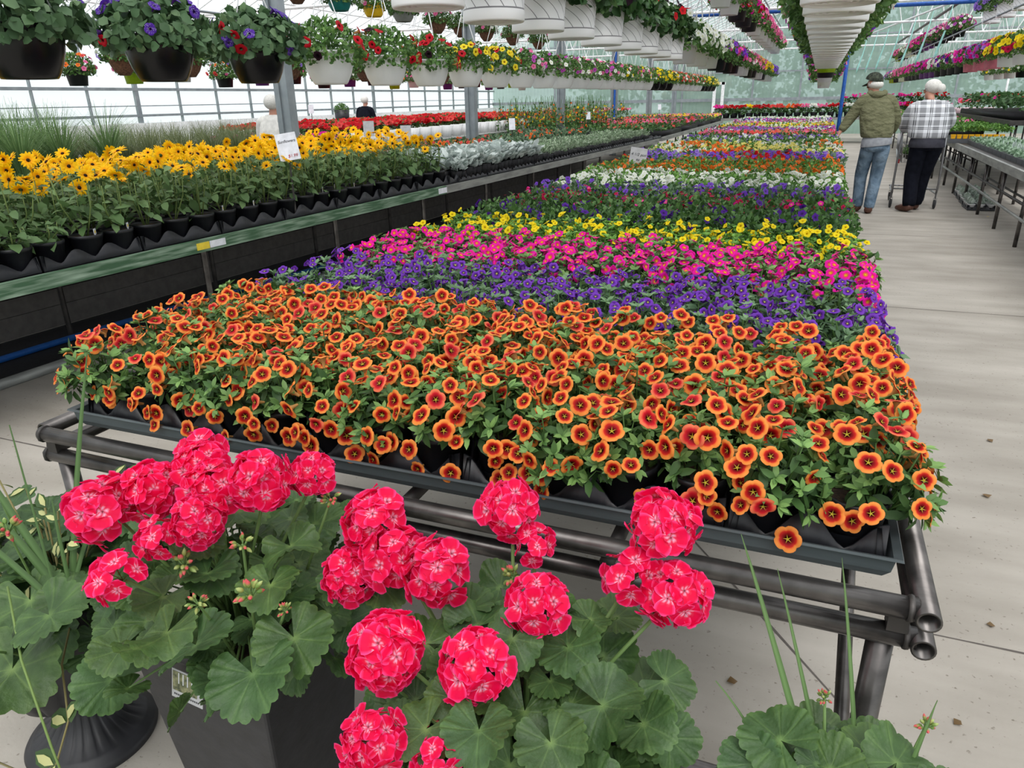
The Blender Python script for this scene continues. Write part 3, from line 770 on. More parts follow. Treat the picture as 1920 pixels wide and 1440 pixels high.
# ------------------------------------------------------------------ left bench (runs at a slight angle)
LTOP = .72
LU = Vector((.0507, .9987, 0)); LN = Vector((-.9987, .0507, 0)); LO = Vector((-3.60, 1.0, 0)); LA = math.atan2(-LU.x, LU.y)
def LB(s, t, z=0.): p = LO + LU * s + LN * t; return Vector((p.x, p.y, z))
LW_ = 2.5; LL = 14.2
b = thing('plant_bench', 'long slatted bench on the left with a green-painted front board', 'bench', LB(0, 0), LA)
def lpart(name, mb, m, smooth=False, label=None): return part(name, mb, m, b, smooth, label)
mb = MB(); mb.box((-.02, 2.8, LTOP - .035), (.035, 5.6, .075)); lpart('front_board', mb, 'green_board', label='worn green board')
mb = MB(); mb.box((-.02, 5.6 + (LL - 5.6) / 2, LTOP - .035), (.035, LL - 5.6, .07)); lpart('front_board', mb, 'alu', label='grey metal edge')
for k in range(9):
    mb = MB(); mb.box((-.14 - k * .26, LL / 2, LTOP - .012), (.2, LL, .02)); lpart('slat', mb, 'steel_dark')
for k in range(12):
    y = -.14 + 1.36 * k
    if y > LL - .1: break
    for x in (-.1, -1.25):
        if x > -.5 and k == 1: continue
        yy = y - (.24 if x < -.5 else 0)
        mb = MB(); mb.tube([(x, yy, 0), (x, yy, LTOP - .02)], .018, 8); lpart('leg', mb, 'steel_dark' if x < -.5 else 'steel')
    mb = MB(); mb.tube([(-.1, y, LTOP - .05), (-1.48, y, LTOP - .05)], .016, 6); lpart('cross_bar', mb, 'steel_dark')
    mb = MB(); mb.tube([(-1.25, y, .36), (-1.5, y + .1, .34)], .012, 6); lpart('cross_bar', mb, 'steel_dark')
mb = MB(); mb.tube([(-1.25, 0, .36), (-1.25, LL, .36)], .013, 6); lpart('cross_bar', mb, 'steel_dark')
mb = MB(); mb.box((-.001, 2.62, LTOP - .035), (.004, .13, .042)); lpart('sticker', mb, 'paper', label='white sticker')
mb = MB(); mb.box((-.001, 2.50, LTOP - .035), (.004, .10, .042)); lpart('sticker', mb, 'yellow_tag', label='yellow sticker')
mb = MB(); mb.box((-.001, 5.52, LTOP - .035), (.004, .16, .05)); lpart('sticker', mb, 'paper', label='white sticker')
# floor pipe, hose, mat, backing boards
def lthing(name, mb, m, label, cat, smooth=True, kind=None): return tag(obj(name, mb.mesh(name, m, smooth), None, LB(0, 0), (0, 0, LA)), label, cat, kind=kind)
mb = MB(); mb.tube([(-.66, 0, .03), (-.66, LL, .03)], .03, 10); lthing('floor_pipe', mb, 'alu', 'pale grey pipe lying on the concrete under the left bench', 'pipe')
mb = MB(); mb.box((-1.12, LL / 2, .004), (.84, LL, .006)); lthing('ground_mat', mb, 'dark_bag', 'black ground mat under the left bench', 'mat', False)
mb = MB(); mb.tube([(-1.0 - .12 * math.sin(y * .8) , y, .028) for y in np.arange(.0, 14, .25)], .022, 8); lthing('garden_hose', mb, 'hose_blue', 'blue hose lying on the black mat under the left bench', 'hose')
mb = MB()
for k in range(4): mb.box((-1.53, LL / 2, .09 + k * .155), (.02 + .006 * (k % 2), LL, .15))
lthing('backing_boards', mb, mat('grey_boards', rgb(104, 100, 97), .85), 'dark grey horizontal boards closing the back of the left bench', 'boards', False)

big_pot = pot_mesh(.085, .062, .13)
tray_big = tray_mesh(3, 2, .2, .2, .085, .03)
for k in range(17):
    s = .3 + k * .605
    if s > 6: break
    for j in range(2):
        p = LB(s + .3, .05 + .2 + j * .42, LTOP)
        o = obj('carrying_tray', tray_big, None, p, (0, 0, LA + PI / 2))
        tag(o, 'black scalloped tray on the left bench, %s along the %s row' % (ordn(k + 1), ('front', 'second')[j]), 'tray', 'scalloped trays under the rudbeckias')
# rudbeckia / small sunflower
def T_sun(n=15, seed=0):
    r_ = random.Random(seed); V = []; F = []; Cc = []
    Y1, Y2 = rgb(255, 204, 14), rgb(250, 172, 10)
    for L_, k in ((0, n), (1, n - 3)):
        for i in range(k):
            a = 2 * PI * (i + .5 * L_) / k + r_.uniform(-.1, .1); c, s_ = math.cos(a), math.sin(a); ln = (1 - .1 * L_) * r_.uniform(.85, 1.05); dz = r_.uniform(-.12, .14) + .07 * L_
            def P(rr, w, z): return (rr * c - w * s_, rr * s_ + w * c, z)
            b_ = len(V); V += [P(.22, -.07, 0), P(.22, .07, 0), P(.6 * ln, -.14, .05 + dz * .5), P(.6 * ln, .14, .05 + dz * .5), P(ln, -.05, dz), P(ln, .05, dz)]
            Cc += [Y2, Y2, Y1, Y1, Y1, Y1]; F += [(b_, b_ + 1, b_ + 3, b_ + 2), (b_ + 2, b_ + 3, b_ + 5, b_ + 4)]
    b_ = len(V); V.append((0, 0, .13)); Cc.append(rgb(45, 30, 18))
    for q, z, cc in ((.14, .1, rgb(48, 28, 16)), (.21, .02, rgb(60, 32, 14)), (.22, -.06, rgb(60, 80, 35)), (.05, -.14, rgb(80, 110, 50))):
        for i in range(12): a = 2 * PI * i / 12; V.append((q * math.cos(a), q * math.sin(a), z)); Cc.append(cc)
    for i in range(12): F.append((b_, b_ + 1 + i, b_ + 1 + (i + 1) % 12))
    for k in range(3):
        for i in range(12): i2 = (i + 1) % 12; F.append((b_ + 1 + k * 12 + i, b_ + 1 + (k + 1) * 12 + i, b_ + 1 + (k + 1) * 12 + i2, b_ + 1 + k * 12 + i2))
    return (np.array(V, float), F, np.array(Cc))
sun_m = flower_meshes([T_sun(15, 1), T_sun(13, 2), T_sun(16, 3)], 'flower_head')
SG = (rgb(62, 88, 50), rgb(94, 124, 76), rgb(128, 158, 104))
def sun_foliage(seed, H, nst=4, nl=34):
    r_ = random.Random(seed); mb = MB(); tips = []
    for i in range(nst):
        a = 2 * PI * i / nst + r_.uniform(-.5, .5); R = r_.uniform(.04, .13); h = H * r_.uniform(.82, 1.1)
        p0 = Vector((.015 * math.cos(a), .015 * math.sin(a), .12)); p2 = Vector((R * math.cos(a), R * math.sin(a), .12 + h)); p1 = (p0 + p2) / 2 + Vector((.02 * math.cos(a), .02 * math.sin(a), 0))
        mb.tube([p0, p1, p2], [.0042, .0036, .0026], 6, col=rgb(120, 140, 80)); tips.append(p2)
        for j in range(nl // nst):
            t = r_.uniform(.12, .93); p = p0 * (1 - t) + p2 * t; u = usph(r_); u.z = u.z * .3 + .18; u.normalize(); l = r_.uniform(.055, .1) * (1.1 - .4 * t)
            mb.tube([p, p + u * .03], .0012, 3, col=SG[1])
            mb.addT(LW, lframe(p + u * .03, u + Vector((0, 0, r_.uniform(-.7, .1))), Vector((0, 0, 1)) + usph(r_) * .5, l), mixc(SG[r_.choice((0, 1, 1, 2))], SG[1], r_.random()))
    return mb.mesh('foliage', 'leaf'), tips
SUNF = [sun_foliage(100 + i, .30) for i in range(5)]
YOUNG = [sun_foliage(200 + i, .10, 5, 40) for i in range(2)]
tg = MB(); tg.box((0, 0, .02), (.016, .0015, .05)); tg.box((0, 0, .045), (.028, .0016, .03)); tg.lathe([(0, 0), (.009, .0005)], 8, mi=1, mtx=frame((0, -.0012, .043), (0, -1, 0)))
tag_m = tg.mesh('plant_tag', ['paper', 'yellow_tag'], False)
rr = random.Random(5)
for j in range(6):
    for k in range(27):
        s = .42 + k * .2017
        if s > 5.75 - (j > 2) * .0: break
        p = LB(s + rr.uniform(-.01, .01), .15 + .205 * j + rr.uniform(-.01, .01), LTOP + .008)
        young = j == 0 and k < 7
        nm = 'leafy young rudbeckia without flowers' if young else 'yellow dark-eyed rudbeckia'
        root = thing('potted_rudbeckia', '%s, %s row from the aisle, %s pot from the near end' % (nm, ordn(j + 1), ordn(k + 1)), 'flowering plant', p, rr.uniform(0, 6.28), 'rudbeckias on the left bench')
        obj('pot', big_pot, root)
        me, tips = rr.choice(YOUNG if young else SUNF); obj('foliage', me, root)
        if j == 0 and rr.random() < .75: obj('plant_tag', tag_m, root, (.05, .03, .1), (0, 0, PI / 2 - root.rotation_euler.z + .5))
        if young: continue
        A = -root.rotation_euler.z
        nf = rr.choice((1, 2, 3, 3)) if j else rr.choice((1, 1, 2, 3))
        for i in range(nf + 1):
            tp = tips[i % len(tips)] + (usph(rr) * .04 if i >= len(tips) else Vector((0, 0, 0)))
            tp = tp + Vector((0, 0, rr.uniform(-.06, .07)))
            d = Vector((.4, -.45, .65)) + usph(rr) * .95; d.rotate(Matrix.Rotation(A, 3, 'Z'))
            o = obj('flower_head', rr.choice(sun_m), root); o.matrix_local = Matrix(frame(tp + Vector((0, 0, .02)), d, rr.uniform(0, 6), rr.uniform(.04, .056)))
# dusty miller: felted silver leaves
def silver_mesh(seed, cols, L=.07, n=30, H=.16, R=.06, T=L1):
    r_ = random.Random(seed); mb = MB(); mb.lathe([(0, 0), (.04, 0), (.052, .085), (.0, .08)], 8, col=rgb(24, 24, 28))
    for i in range(n):
        a = r_.uniform(0, 2 * PI); q = r_.random(); p = Vector((R * q * math.cos(a) * .6, R * q * math.sin(a) * .6, .08 + H * r_.random() * .55))
        d = Vector((math.cos(a), math.sin(a), r_.uniform(.5, 1.8))).normalized()
        mb.addT(T, lframe(p, d, Vector((0, 0, 1)) + usph(r_) * .6, (L * .7, L * r_.uniform(.7, 1.2), L)), mixc(cols[0], cols[1], r_.random()))
    return mb.mesh('foliage', 'leaf')
SIL = [silver_mesh(300 + i, (rgb(150, 165, 158), rgb(222, 230, 228)), T=L2) for i in range(4)]
VAR = [silver_mesh(320 + i, (rgb(110, 140, 100), rgb(190, 205, 180)), L=.05, n=40, H=.12) for i in range(4)]
for nm, lst, s0, ns, lab in (('potted_dusty_miller', SIL, 5.98, 20, 'silver-leaved dusty miller'), ('potted_foliage_plant', VAR, 8.2, 30, 'pale grey-green foliage plant')):
    for j in range(7):
        for k in range(ns):
            p = LB(s0 + k * .112 + rr.uniform(-.01, .01) + (0 if nm != 'potted_foliage_plant' else k * .075), .1 + j * .125, LTOP + .008)
            o = obj(nm, rr.choice(lst), None, p, (0, 0, rr.uniform(0, 6)), (rr.uniform(.9, 1.25) * (1.2 if lst is SIL else 1),) * 3)
            tag(o, '%s, left bench, %s row, %s from its near end' % (lab, ordn(j + 1), ordn(k + 1)), 'foliage plant', lab + 's')
t6 = tray_mesh(6, 2, .11, .11, .05, .025)
for k in range(13):
    p = LB(6.25 + k * .66, .14, LTOP)
    tag(obj('carrying_tray', t6, None, p, (0, 0, LA + PI / 2)), 'black cell tray at the edge of the left bench, %s beyond the rudbeckias' % ordn(k + 1), 'tray', 'cell trays on the left bench')

def lstuff(label, s0, s1, t0, t1, h, cols, fl, dl, df, L, R, seed, z=LTOP, box=True, up=.3, wav=.03):
    o = stuff_band('bedding_plants', label, -t1, -t0, s0, s1, z, h, cols, fl, dl, df, L, R, seed=seed, box=box, up=up, wav=wav)
    o.location = LB(0, 0); o.rotation_euler = (0, 0, LA); return o
lstuff('orange and green low bedding plants behind the silver plants', 6.2, 9.0, 1.1, 2.4, .22, GC, ['orange', 'coral'], 500, 60, .06, .03, 61)
lstuff('green leafy bedding plants behind the rudbeckias', 1.0, 6.2, 1.45, 2.4, .26, SG, ['white'], 300, 3, .08, .02, 62)
lstuff('grey-green bedding plants behind the pale foliage plants', 9.0, 13.6, 1.1, 2.4, .2, GG, ['coral', 'orange'], 450, 14, .06, .03, 63)
# tall thin stems with orange and yellow flowers
def tall_stand(name, label, x0, x1, y0, y1, z0, h, n, fl, seed, blade=False, leafcol=GC, dfl=1.):
    r_ = random.Random(seed); mb = MB()
    for i in range(n):
        x = r_.uniform(x0, x1); y = r_.uniform(y0, y1); hh = h * r_.uniform(.6, 1.05); a = r_.uniform(0, 6.28); q = r_.uniform(.02, .12)
        p2 = Vector((x + q * math.cos(a), y + q * math.sin(a), z0 + hh)); mb.tube([(x, y, z0), (x, y, z0 + hh * .6), p2], .004, 3, col=leafcol[1])
        for k in range(6):
            t = r_.uniform(.1, .8); mb.addT(LD, lframe((x, y, z0 + hh * t), usph(r_) + Vector((0, 0, .4)), Vector((0, 0, 1)) + usph(r_) * .5, .07), leafcol[r_.choice((0, 1, 2))])
        if r_.random() < dfl: 
            for k in range(2): mb.addT(D[r_.choice(fl)], frame(Vector((x, y, z0 + hh * r_.uniform(.45, .8))) + usph(r_) * .04, usph(r_) + Vector((0, -.6, .5)), 0, .026), mi=1)
    return tag(obj(name, mb.mesh(name, ['leaf', 'petal'])), label, 'tall flowers', kind='stuff')
tall_stand('tall_flowers', 'tall thin-stemmed orange flowers standing behind the third and fourth roof posts', -6.4, -4.6, 14.6, 19.5, LTOP, .82, 420, ['orange', 'orange', 'yellow'], 71, dfl=.5)

# second bench beyond, then more benches across the left half of the house
def simple_bench(x0, x1, y0, y1, z, label, leg=2.4, edge='alu'):
    b_ = thing('plant_bench', label, 'bench', (0, 0, 0))
    mb = MB(); mb.box(((x0 + x1) / 2, (y0 + y1) / 2, z - .035), (x1 - x0, y1 - y0, .07)); part('bench_top', mb, edge, b_, False)
    n = max(2, int((y1 - y0) / leg))
    for x in (x0 + .12, x1 - .1):
        for k in range(n + 1):
            mb = MB(); yy = y0 + .1 + (y1 - y0 - .2) * k / n; mb.tube([(x, yy, 0), (x, yy, z - .07)], .018, 6); part('leg', mb, 'steel_dark', b_)
        mb = MB(); mb.tube([(x, y0, .3), (x, y1, .3)], .013, 6); part('cross_bar', mb, 'steel_dark', b_)
    return b_
simple_bench(-5.6, -2.9, 15.6, 26.2, .72, 'farther bench on the left beyond the first one, with bedding trays', 1.0)
for k, (nm, cols, fl, dn, h) in enumerate([('dark green', GC, ['coral'], 10, .18), ('green and coral', GC, ['coral', 'pink'], 120, .2), ('deep green', GG, ['coral'], 30, .2), ('pale yellow-edged', GB, ['yellow', 'pink'], 180, .2)]):
    stuff_band('bedding_plants', '%s trays of bedding plants on the farther left bench' % nm, -5.5, -2.95, 15.7 + 2.6 * k, 15.7 + 2.6 * (k + 1), .72, h, cols, fl, 260, dn, .08, .04, seed=80 + k)
# bench with grasses and geraniums
simple_bench(-9.6, -6.7, 2.0, 30, .68, 'wide bench near the left wall carrying grasses and red geraniums', 3.)
def grass_clump(seed, n=260, H=.66, R=.5, col=(rgb(82, 116, 66), rgb(138, 168, 108))):
    r_ = random.Random(seed); mb = MB(); mb.lathe([(0, 0), (.08, 0), (.1, .16), (0, .15)], 10, col=rgb(24, 24, 28))
    for i in range(n):
        a = r_.uniform(0, 2 * PI); q = r_.uniform(.1, 1) * R; h = H * r_.uniform(.55, 1.05); w = .0045; c, s_ = math.cos(a), math.sin(a)
        V = []
        for t in (0, .4, .75, 1.):
            rr_ = .04 + q * t ** 2.2; z = .15 + h * (t - .35 * t ** 3 * q / R * r_.uniform(.6, 1)); ww = w * (1 - .85 * t)
            V += [(rr_ * c - ww * s_, rr_ * s_ + ww * c, z), (rr_ * c + ww * s_, rr_ * s_ - ww * c, z)]
        mb.add(V, [(0, 1, 3, 2), (2, 3, 5, 4), (4, 5, 7, 6)], mixc(col[0], col[1], r_.random()))
    return mb.mesh('foliage', 'leaf')
GR = [grass_clump(90 + i) for i in range(3)]; GR2 = [grass_clump(95 + i, 200, .5, .34, (rgb(95, 110, 70), rgb(140, 148, 105))) for i in range(2)]
gi = 0
for j, x in enumerate((-6.95, -7.45, -8.0, -8.6)):
    for k in range(13):
        y = 2.9 + k * .5 + .2 * j; gi += 1
        tall = y < 6.0
        o = obj('ornamental_grass', rr.choice(GR if tall else GR2), None, (x + rr.uniform(-.05, .05), y, .68), (0, 0, rr.uniform(0, 6)), (1.15 if tall else 1.05,) * 3)
        tag(o, '%s grass clump on the wide left bench, %s row, %s along' % ('tall green' if tall else 'low olive-green', ordn(j + 1), ordn(k + 1)), 'grass', 'grass clumps')
def gstuff(lab, x0, x1, y0, y1, h, cols, fl, dl, df, R=.045, seed=1, z=.68, L=.09): return stuff_band('bedding_plants', lab, x0, x1, y0, y1, z, h, cols, fl, dl, df, L, R, seed=seed)
gstuff('magenta and pink bedding flowers behind the grasses on the left', -8.7, -6.8, 9.2, 10.3, .34, GC, ['mauve', 'pink', 'magenta'], 300, 110, seed=101)
gstuff('bright red geraniums massed on the wide left bench', -9.5, -7.2, 10.3, 19.5, .46, GC, ['red', 'red', 'coral'], 240, 210, .055, seed=102)
gstuff('green bedding plants in front of the red geraniums', -7.2, -6.75, 10.3, 17, .3, GB, ['orange', 'coral'], 260, 14, seed=103)
gstuff('green bedding with pink and yellow blooms on the wide left bench', -9.5, -6.8, 19.8, 26, .34, GB, ['pink', 'yellow', 'mauve'], 200, 90, seed=104)
gstuff('white and pink bedding flowers at the far end of the left benches', -9.5, -6.8, 26, 30, .4, GC, ['red', 'pink', 'white'], 200, 150, seed=105)
def ribbed_pot():
    t = MB(); t.lathe([(0, 0), (.075, 0), (.11, .2), (.105, .2), (.1, .17), (0, .165)], 24, lobes=12, lob=.12); return t.mesh('ribbed_pot', 'white_plastic')
rp = ribbed_pot()
for k in range(18):
    p = (-6.35 + .0 * k, 9.8 + k * .42, .88)
    tag(obj('ribbed_pot', rp, None, p), 'white ribbed pot in the row behind the second roof post, %s along' % ordn(k + 1), 'pot', 'white ribbed pots in a row')
simple_bench(-6.55, -6.05, 9.5, 17.4, .88, 'narrow bench holding the row of white ribbed pots', 2.)

# price cards
def card(name, loc, rz, tilt, w, h, m, lines, label, stake=.35, cat='sign', lean=0.):
    root = thing(name, label, cat, loc, rz)
    mb = MB(); mb.box((0, .006, -.1 - stake / 2), (.012, .006, stake + .2)); part('stake', mb, 'steel_dark', root, False)
    bd = MB(); bd.box((0, 0, 0), (w, .004, h)); bo = part('board', bd, m, root, False); bo.rotation_euler = (tilt, lean, 0)
    for txt, z, size, mm, x in lines:
        cu = bpy.data.curves.new('lettering', 'FONT'); cu.body = txt; cu.size = size; cu.align_x = 'CENTER'; cu.extrude = .0006; cu.shear = .25
        to = bpy.data.objects.new('lettering', cu); dg = None
        C.objects.link(to); bpy.context.view_layer.update()
        me = bpy.data.meshes.new_from_object(to.evaluated_get(bpy.context.evaluated_depsgraph_get())); bpy.data.objects.remove(to)
        me.materials.clear(); me.materials.append(M[mm])
        lo = obj('lettering', me, bo, (x, -.0035, z), (PI / 2, 0, 0))
    return root
card('price_sign', (-3.5, 4.47, 1.215), .62, -.25, .145, .19, 'paper', [('Sunflowers', .03, .0275, 'ink', 0), ('$1.99', -.075, .03, 'red_ink', .02)], 'white card reading Sunflowers among the yellow rudbeckias', lean=-.14)
card('price_sign', (-1.315, 6.05, 1.03), .25, -.35, .135, .19, 'grey_card', [('4 1/2 pot', .03, .032, 'ink', 0), ('ea', -.01, .032, 'ink', 0), ('$1.99', -.06, .034, 'red_ink', -.01)], 'grey price card on a stake in the middle of the central flower bench', lean=.16)
for i, (x, y, z, lb) in enumerate([(-5.1, 8.1, 1.2, 'grey card above the far geraniums, left of the second roof post'), (-4.7, 8.3, 1.14, 'taller grey card just left of the second roof post'), (-4.6, 11.6, 1.13, 'small white card between the second and third roof posts'),
                                   (-4.7, 16.4, 1.14, 'small white card left of the post with the blue strip'), (-9.2, 12.6, 1.4, 'pale card over the red geraniums on the left'), (-4.6, 24, 1.2, 'small white card on the farther left bench')]):
    card('price_card', (x, y, z), .5, -.2, .13 if i < 2 else .1, .18 if i < 3 else .16, 'grey_card' if i < 2 else 'paper', [('Plants', .03, .025, 'ink', 0)] if 0 else [], lb, stake=.4)

# ------------------------------------------------------------------ hanging baskets
def lathe_mesh(prof, m, n=28, extra=None, **kw):
    t = MB(); t.lathe(prof, n, **kw)
    if extra: extra(t)
    return t.mesh('pot', m)
def bowl_prof(r=.155, h=.2): return [(0, .012), (r * .56, .012), (r * .58, 0), (r * .64, 0), (r * .70, h * .06), (r * .84, h * .28), (r * .93, h * .5), (r * .98, h * .72), (r, h * .92), (r * 1.03, h * .93), (r * 1.03, h), (r * .98, h), (r * .96, h * .85), (0, h * .84)]
def drum_extra(t): 
    for q in (.03, .05, .07, .09): t.lathe([(q, .009), (q + .004, .005), (q + .008, .009)], 28)
drum_p = [(0, .010), (.098, .010), (.102, 0), (.114, .001), (.117, .006), (.117, .04), (.115, .044), (.128, .19), (.129, .2), (.137, .203), (.138, .228), (.132, .23), (.128, .21), (0, .2)]
nurs_p = [(0, .008), (.085, .008), (.088, 0), (.096, 0), (.118, .15), (.124, .152), (.125, .18), (.118, .18), (.115, .16), (0, .16)]
coco_p = [(0, .0), (.05, .0), (.1, .06), (.14, .15), (.15, .19), (.14, .19), (0, .17)]
POT = {}
def pots(key, prof, m, extra=None, **kw): POT[key] = lathe_mesh(prof, m, extra=extra, **kw)
pots('bowl_black', bowl_prof(), 'black_gloss'); pots('bowl_white', bowl_prof(.158, .195), 'white_plastic'); pots('drum', drum_p, 'drum', drum_extra)
for k, m in (('white', 'white_plastic'), ('black', 'black_plastic'), ('pink', 'pink_pot'), ('purple', 'purple_pot'), ('lime', 'lime'), ('cream', 'cream_pot')): pots(k, nurs_p, m)
pots('coco', coco_p, 'coco'); 
for k, m in (('teal', 'teal_pot'), ('yellowpot', 'yellow_pot'), ('greypot', 'grey_pot')): pots(k, bowl_prof(.14, .15), m, lobes=14 if k == 'greypot' else 0, lob=.06)
RIM = dict(bowl_black=(.155, .2), bowl_white=(.158, .195), drum=(.132, .23), coco=(.145, .19), teal=(.14, .15), yellowpot=(.14, .15), greypot=(.14, .15))
def wires(mb, r, z0, z1, n=3, col=None):
    for k in range(n):
        a = 2 * PI * k / n + .4; mb.tube([(r * math.cos(a), r * math.sin(a), z0), (.012 * math.cos(a), .012 * math.sin(a), z1)], .0034, 4)
    mb.tube([(0, 0, z1), (0, 0, z1 + .03), (.02, 0, z1 + .05), (0.0, 0, z1 + .075)], .004, 5)
WIRE = {}
for k_ in (.125, .15): 
    mb = MB(); wires(mb, k_, 0, .42); WIRE[k_] = mb.mesh('hanger', 'wire')
def basket_foliage(key, R, H, droop, n, leafT, L, cols, nv=3, r0=.12):
    out = []
    for i in range(nv):
        r_ = random.Random(hash_(key) + 17 * i); mb = MB(); pts = []
        for j in range(n):
            a = r_.uniform(0, 2 * PI); q = r_.random() ** .55; 
            th = q * 1.9; zz = H * math.cos(th) if th < PI / 2 else droop * math.cos(th) * 3
            rad = R * min(1, math.sin(min(th, PI / 2)) + .04 * r_.uniform(-1, 1)) * r_.uniform(.82, 1.08)
            n_ = Vector((math.sin(th) * math.cos(a), math.sin(th) * math.sin(a), max(.1, math.cos(th)))).normalized()
            if j % 4 == 3: rad *= .72; zz = zz * .7 if zz > 0 else zz
            p = Vector((rad * math.cos(a), rad * math.sin(a), zz + r_.uniform(-.02, .02)))
            d = (n_ + usph(r_) * .9 + Vector((0, 0, -.3 if th > 1.3 else 0))).normalized()
            mb.addT(leafT, lframe(p - d * L * .5, d, n_ + usph(r_) * .4, L * r_.uniform(.65, 1.15)), mixc(cols[r_.choice((0, 1, 1, 2))], cols[1], r_.random()))
            if j % 5 == 0: pts.append((p, n_))
        for j in range(26):
            p, n_ = pts[j % len(pts)]; mb.tube([(0, 0, -.02), p * .55 + Vector((0, 0, .02)), p], .0022, 3, col=cols[1])
        out.append((mb.mesh('foliage', 'leaf'), pts))
    return out
PG = (rgb(48, 74, 46), rgb(78, 108, 72), rgb(118, 146, 104))
BF = dict(petunia=basket_foliage('petunia', .23, .16, .05, 760, L2, .052, PG, 4), calibr=basket_foliage('calibr', .2, .17, .05, 1050, T_leaf(.36, .12), .036, (rgb(50, 80, 38), rgb(82, 120, 58), rgb(125, 160, 85)), 4),
          drumf=basket_foliage('drumf', .2, .15, .07, 560, L2, .06, (rgb(32, 60, 30), rgb(55, 90, 46), rgb(95, 128, 75)), 4))
def blossoms(key, fl, n, R, Rad=.22, H=.17, seed=0, clump=0.):
    r_ = random.Random(seed); mb = MB()
    for j in range(n):
        a = r_.uniform(0, 2 * PI); th = r_.random() ** .6 * 1.75; n_ = Vector((math.sin(th) * math.cos(a), math.sin(th) * math.sin(a), math.cos(th)))
        p = Vector((Rad * n_.x * 1.02, Rad * n_.y * 1.02, (H * n_.z if n_.z > 0 else .12 * n_.z) + .012))
        mb.addT(D[r_.choice(fl)], frame(p, n_ + usph(r_) * .5 + Vector((0, 0, -.1)), r_.uniform(0, 6), R * r_.uniform(.8, 1.2)))
    return mb.mesh('blossoms', 'petal')
BLC = {}
def bl(fl, n, R=.026, Rad=.225):
    k = (tuple(fl), n, R, Rad)
    if k not in BLC: BLC[k] = [blossoms('', fl, n, R, Rad, seed=hash_(''.join(fl)) + i * 5) for i in range(2)]
    return rng.choice(BLC[k])
PET = dict(
    speckled=[T_trumpet(RING, [rgb(50, 20, 90), rgb(60, 25, 110)] + [rgb(82, 42, 150)] * 5, seed=5, nseg=30, star=None, tubecol=rgb(90, 50, 130))],
    redp=[T_trumpet(RING, [rgb(60, 5, 10), rgb(120, 5, 15)] + [rgb(190, 15, 35)] * 5, seed=6, nseg=20, star=None)], yellowp=[T_trumpet(RING, [rgb(120, 90, 5), rgb(190, 150, 10)] + [rgb(240, 215, 50)] * 5, seed=7, nseg=20, star=None)], 
    whitep=[T_trumpet(RING, [rgb(90, 20, 40), rgb(200, 190, 150)] + [rgb(240, 238, 228)] * 5, seed=8, nseg=20, star=None)], dark=[T_trumpet(RING, [rgb(20, 5, 15)] * 3 + [rgb(42, 18, 32)] * 4, seed=9, nseg=20, star=None)])
# white speckles on the violet petunias
def speckle(T, seed=3):
    r_ = random.Random(seed); V, F, Cc = T; V = list(map(tuple, V)); F = list(F); Cc = list(map(tuple, Cc))
    for i in range(60):
        a = r_.uniform(0, 2 * PI); q = r_.uniform(.2, .92); x, y = q * math.cos(a), q * math.sin(a); b_ = len(V); w = r_.uniform(.02, .05)
        z = .055
        V += [(x - w, y, z), (x, y - w, z), (x + w, y, z), (x, y + w, z)]; Cc += [rgb(235, 230, 245)] * 4; F.append((b_, b_ + 1, b_ + 2, b_ + 3))
    return (np.array(V, float), F, np.array(Cc, float))
PET['speckled'] = [speckle(T_trumpet(RING, [rgb(50, 20, 90), rgb(60, 25, 110)] + [rgb(88, 45, 165)] * 5, seed=5 + i, nseg=30, star=None, tubecol=rgb(90, 50, 130), ruffle=.04), i) for i in range(2)]
PM = {k: flower_meshes(v, 'flower') for k, v in PET.items()}
def basket(pot, x, y, zb, fol, label, group, fl=None, nfl=30, R=.026, single=None, hang=True, fs=1., cat='hanging basket', rz=None, front=False):
    rz = rng.uniform(0, 6.28) if rz is None else rz
    root = thing('hanging_basket', label, cat, (x, y, zb), rz, group)
    obj('pot', POT[pot], root); r, h = RIM.get(pot, (.12, .18))
    if fol:
        me, pts = rng.choice(BF[fol]); obj('foliage', me, root, (0, 0, h - .01), (0, 0, 0), (fs,) * 3)
        if fl: obj('blossoms', bl(fl, nfl, R, .245 if fol == 'petunia' else .225), root, (0, 0, h - .01), (0, 0, 0), (fs,) * 3)
        if single:
            for kind, n in single:
                for i in range(n):
                    a = rng.uniform(-2.6, 1.1) if front else rng.uniform(0, 6.28); th = rng.uniform(.5, 1.85); Rd = .235 * fs
                    n_ = Vector((math.sin(th) * math.cos(a), math.sin(th) * math.sin(a), math.cos(th))); n_.rotate(Matrix.Rotation(-rz, 3, 'Z'))
                    p = Vector((Rd * n_.x, Rd * n_.y, h + (.17 * n_.z if n_.z > 0 else .16 * n_.z) * fs))
                    put_flower(root, rng.choice(PM[kind]), p, n_ + Vector((0, 0, -.05)) + usph() * .45, .03 * rng.uniform(.85, 1.15), rng.uniform(0, 6))
    if hang: obj('hanger', WIRE[.15 if r > .14 else .125], root, (0, 0, h - .005))
    return root
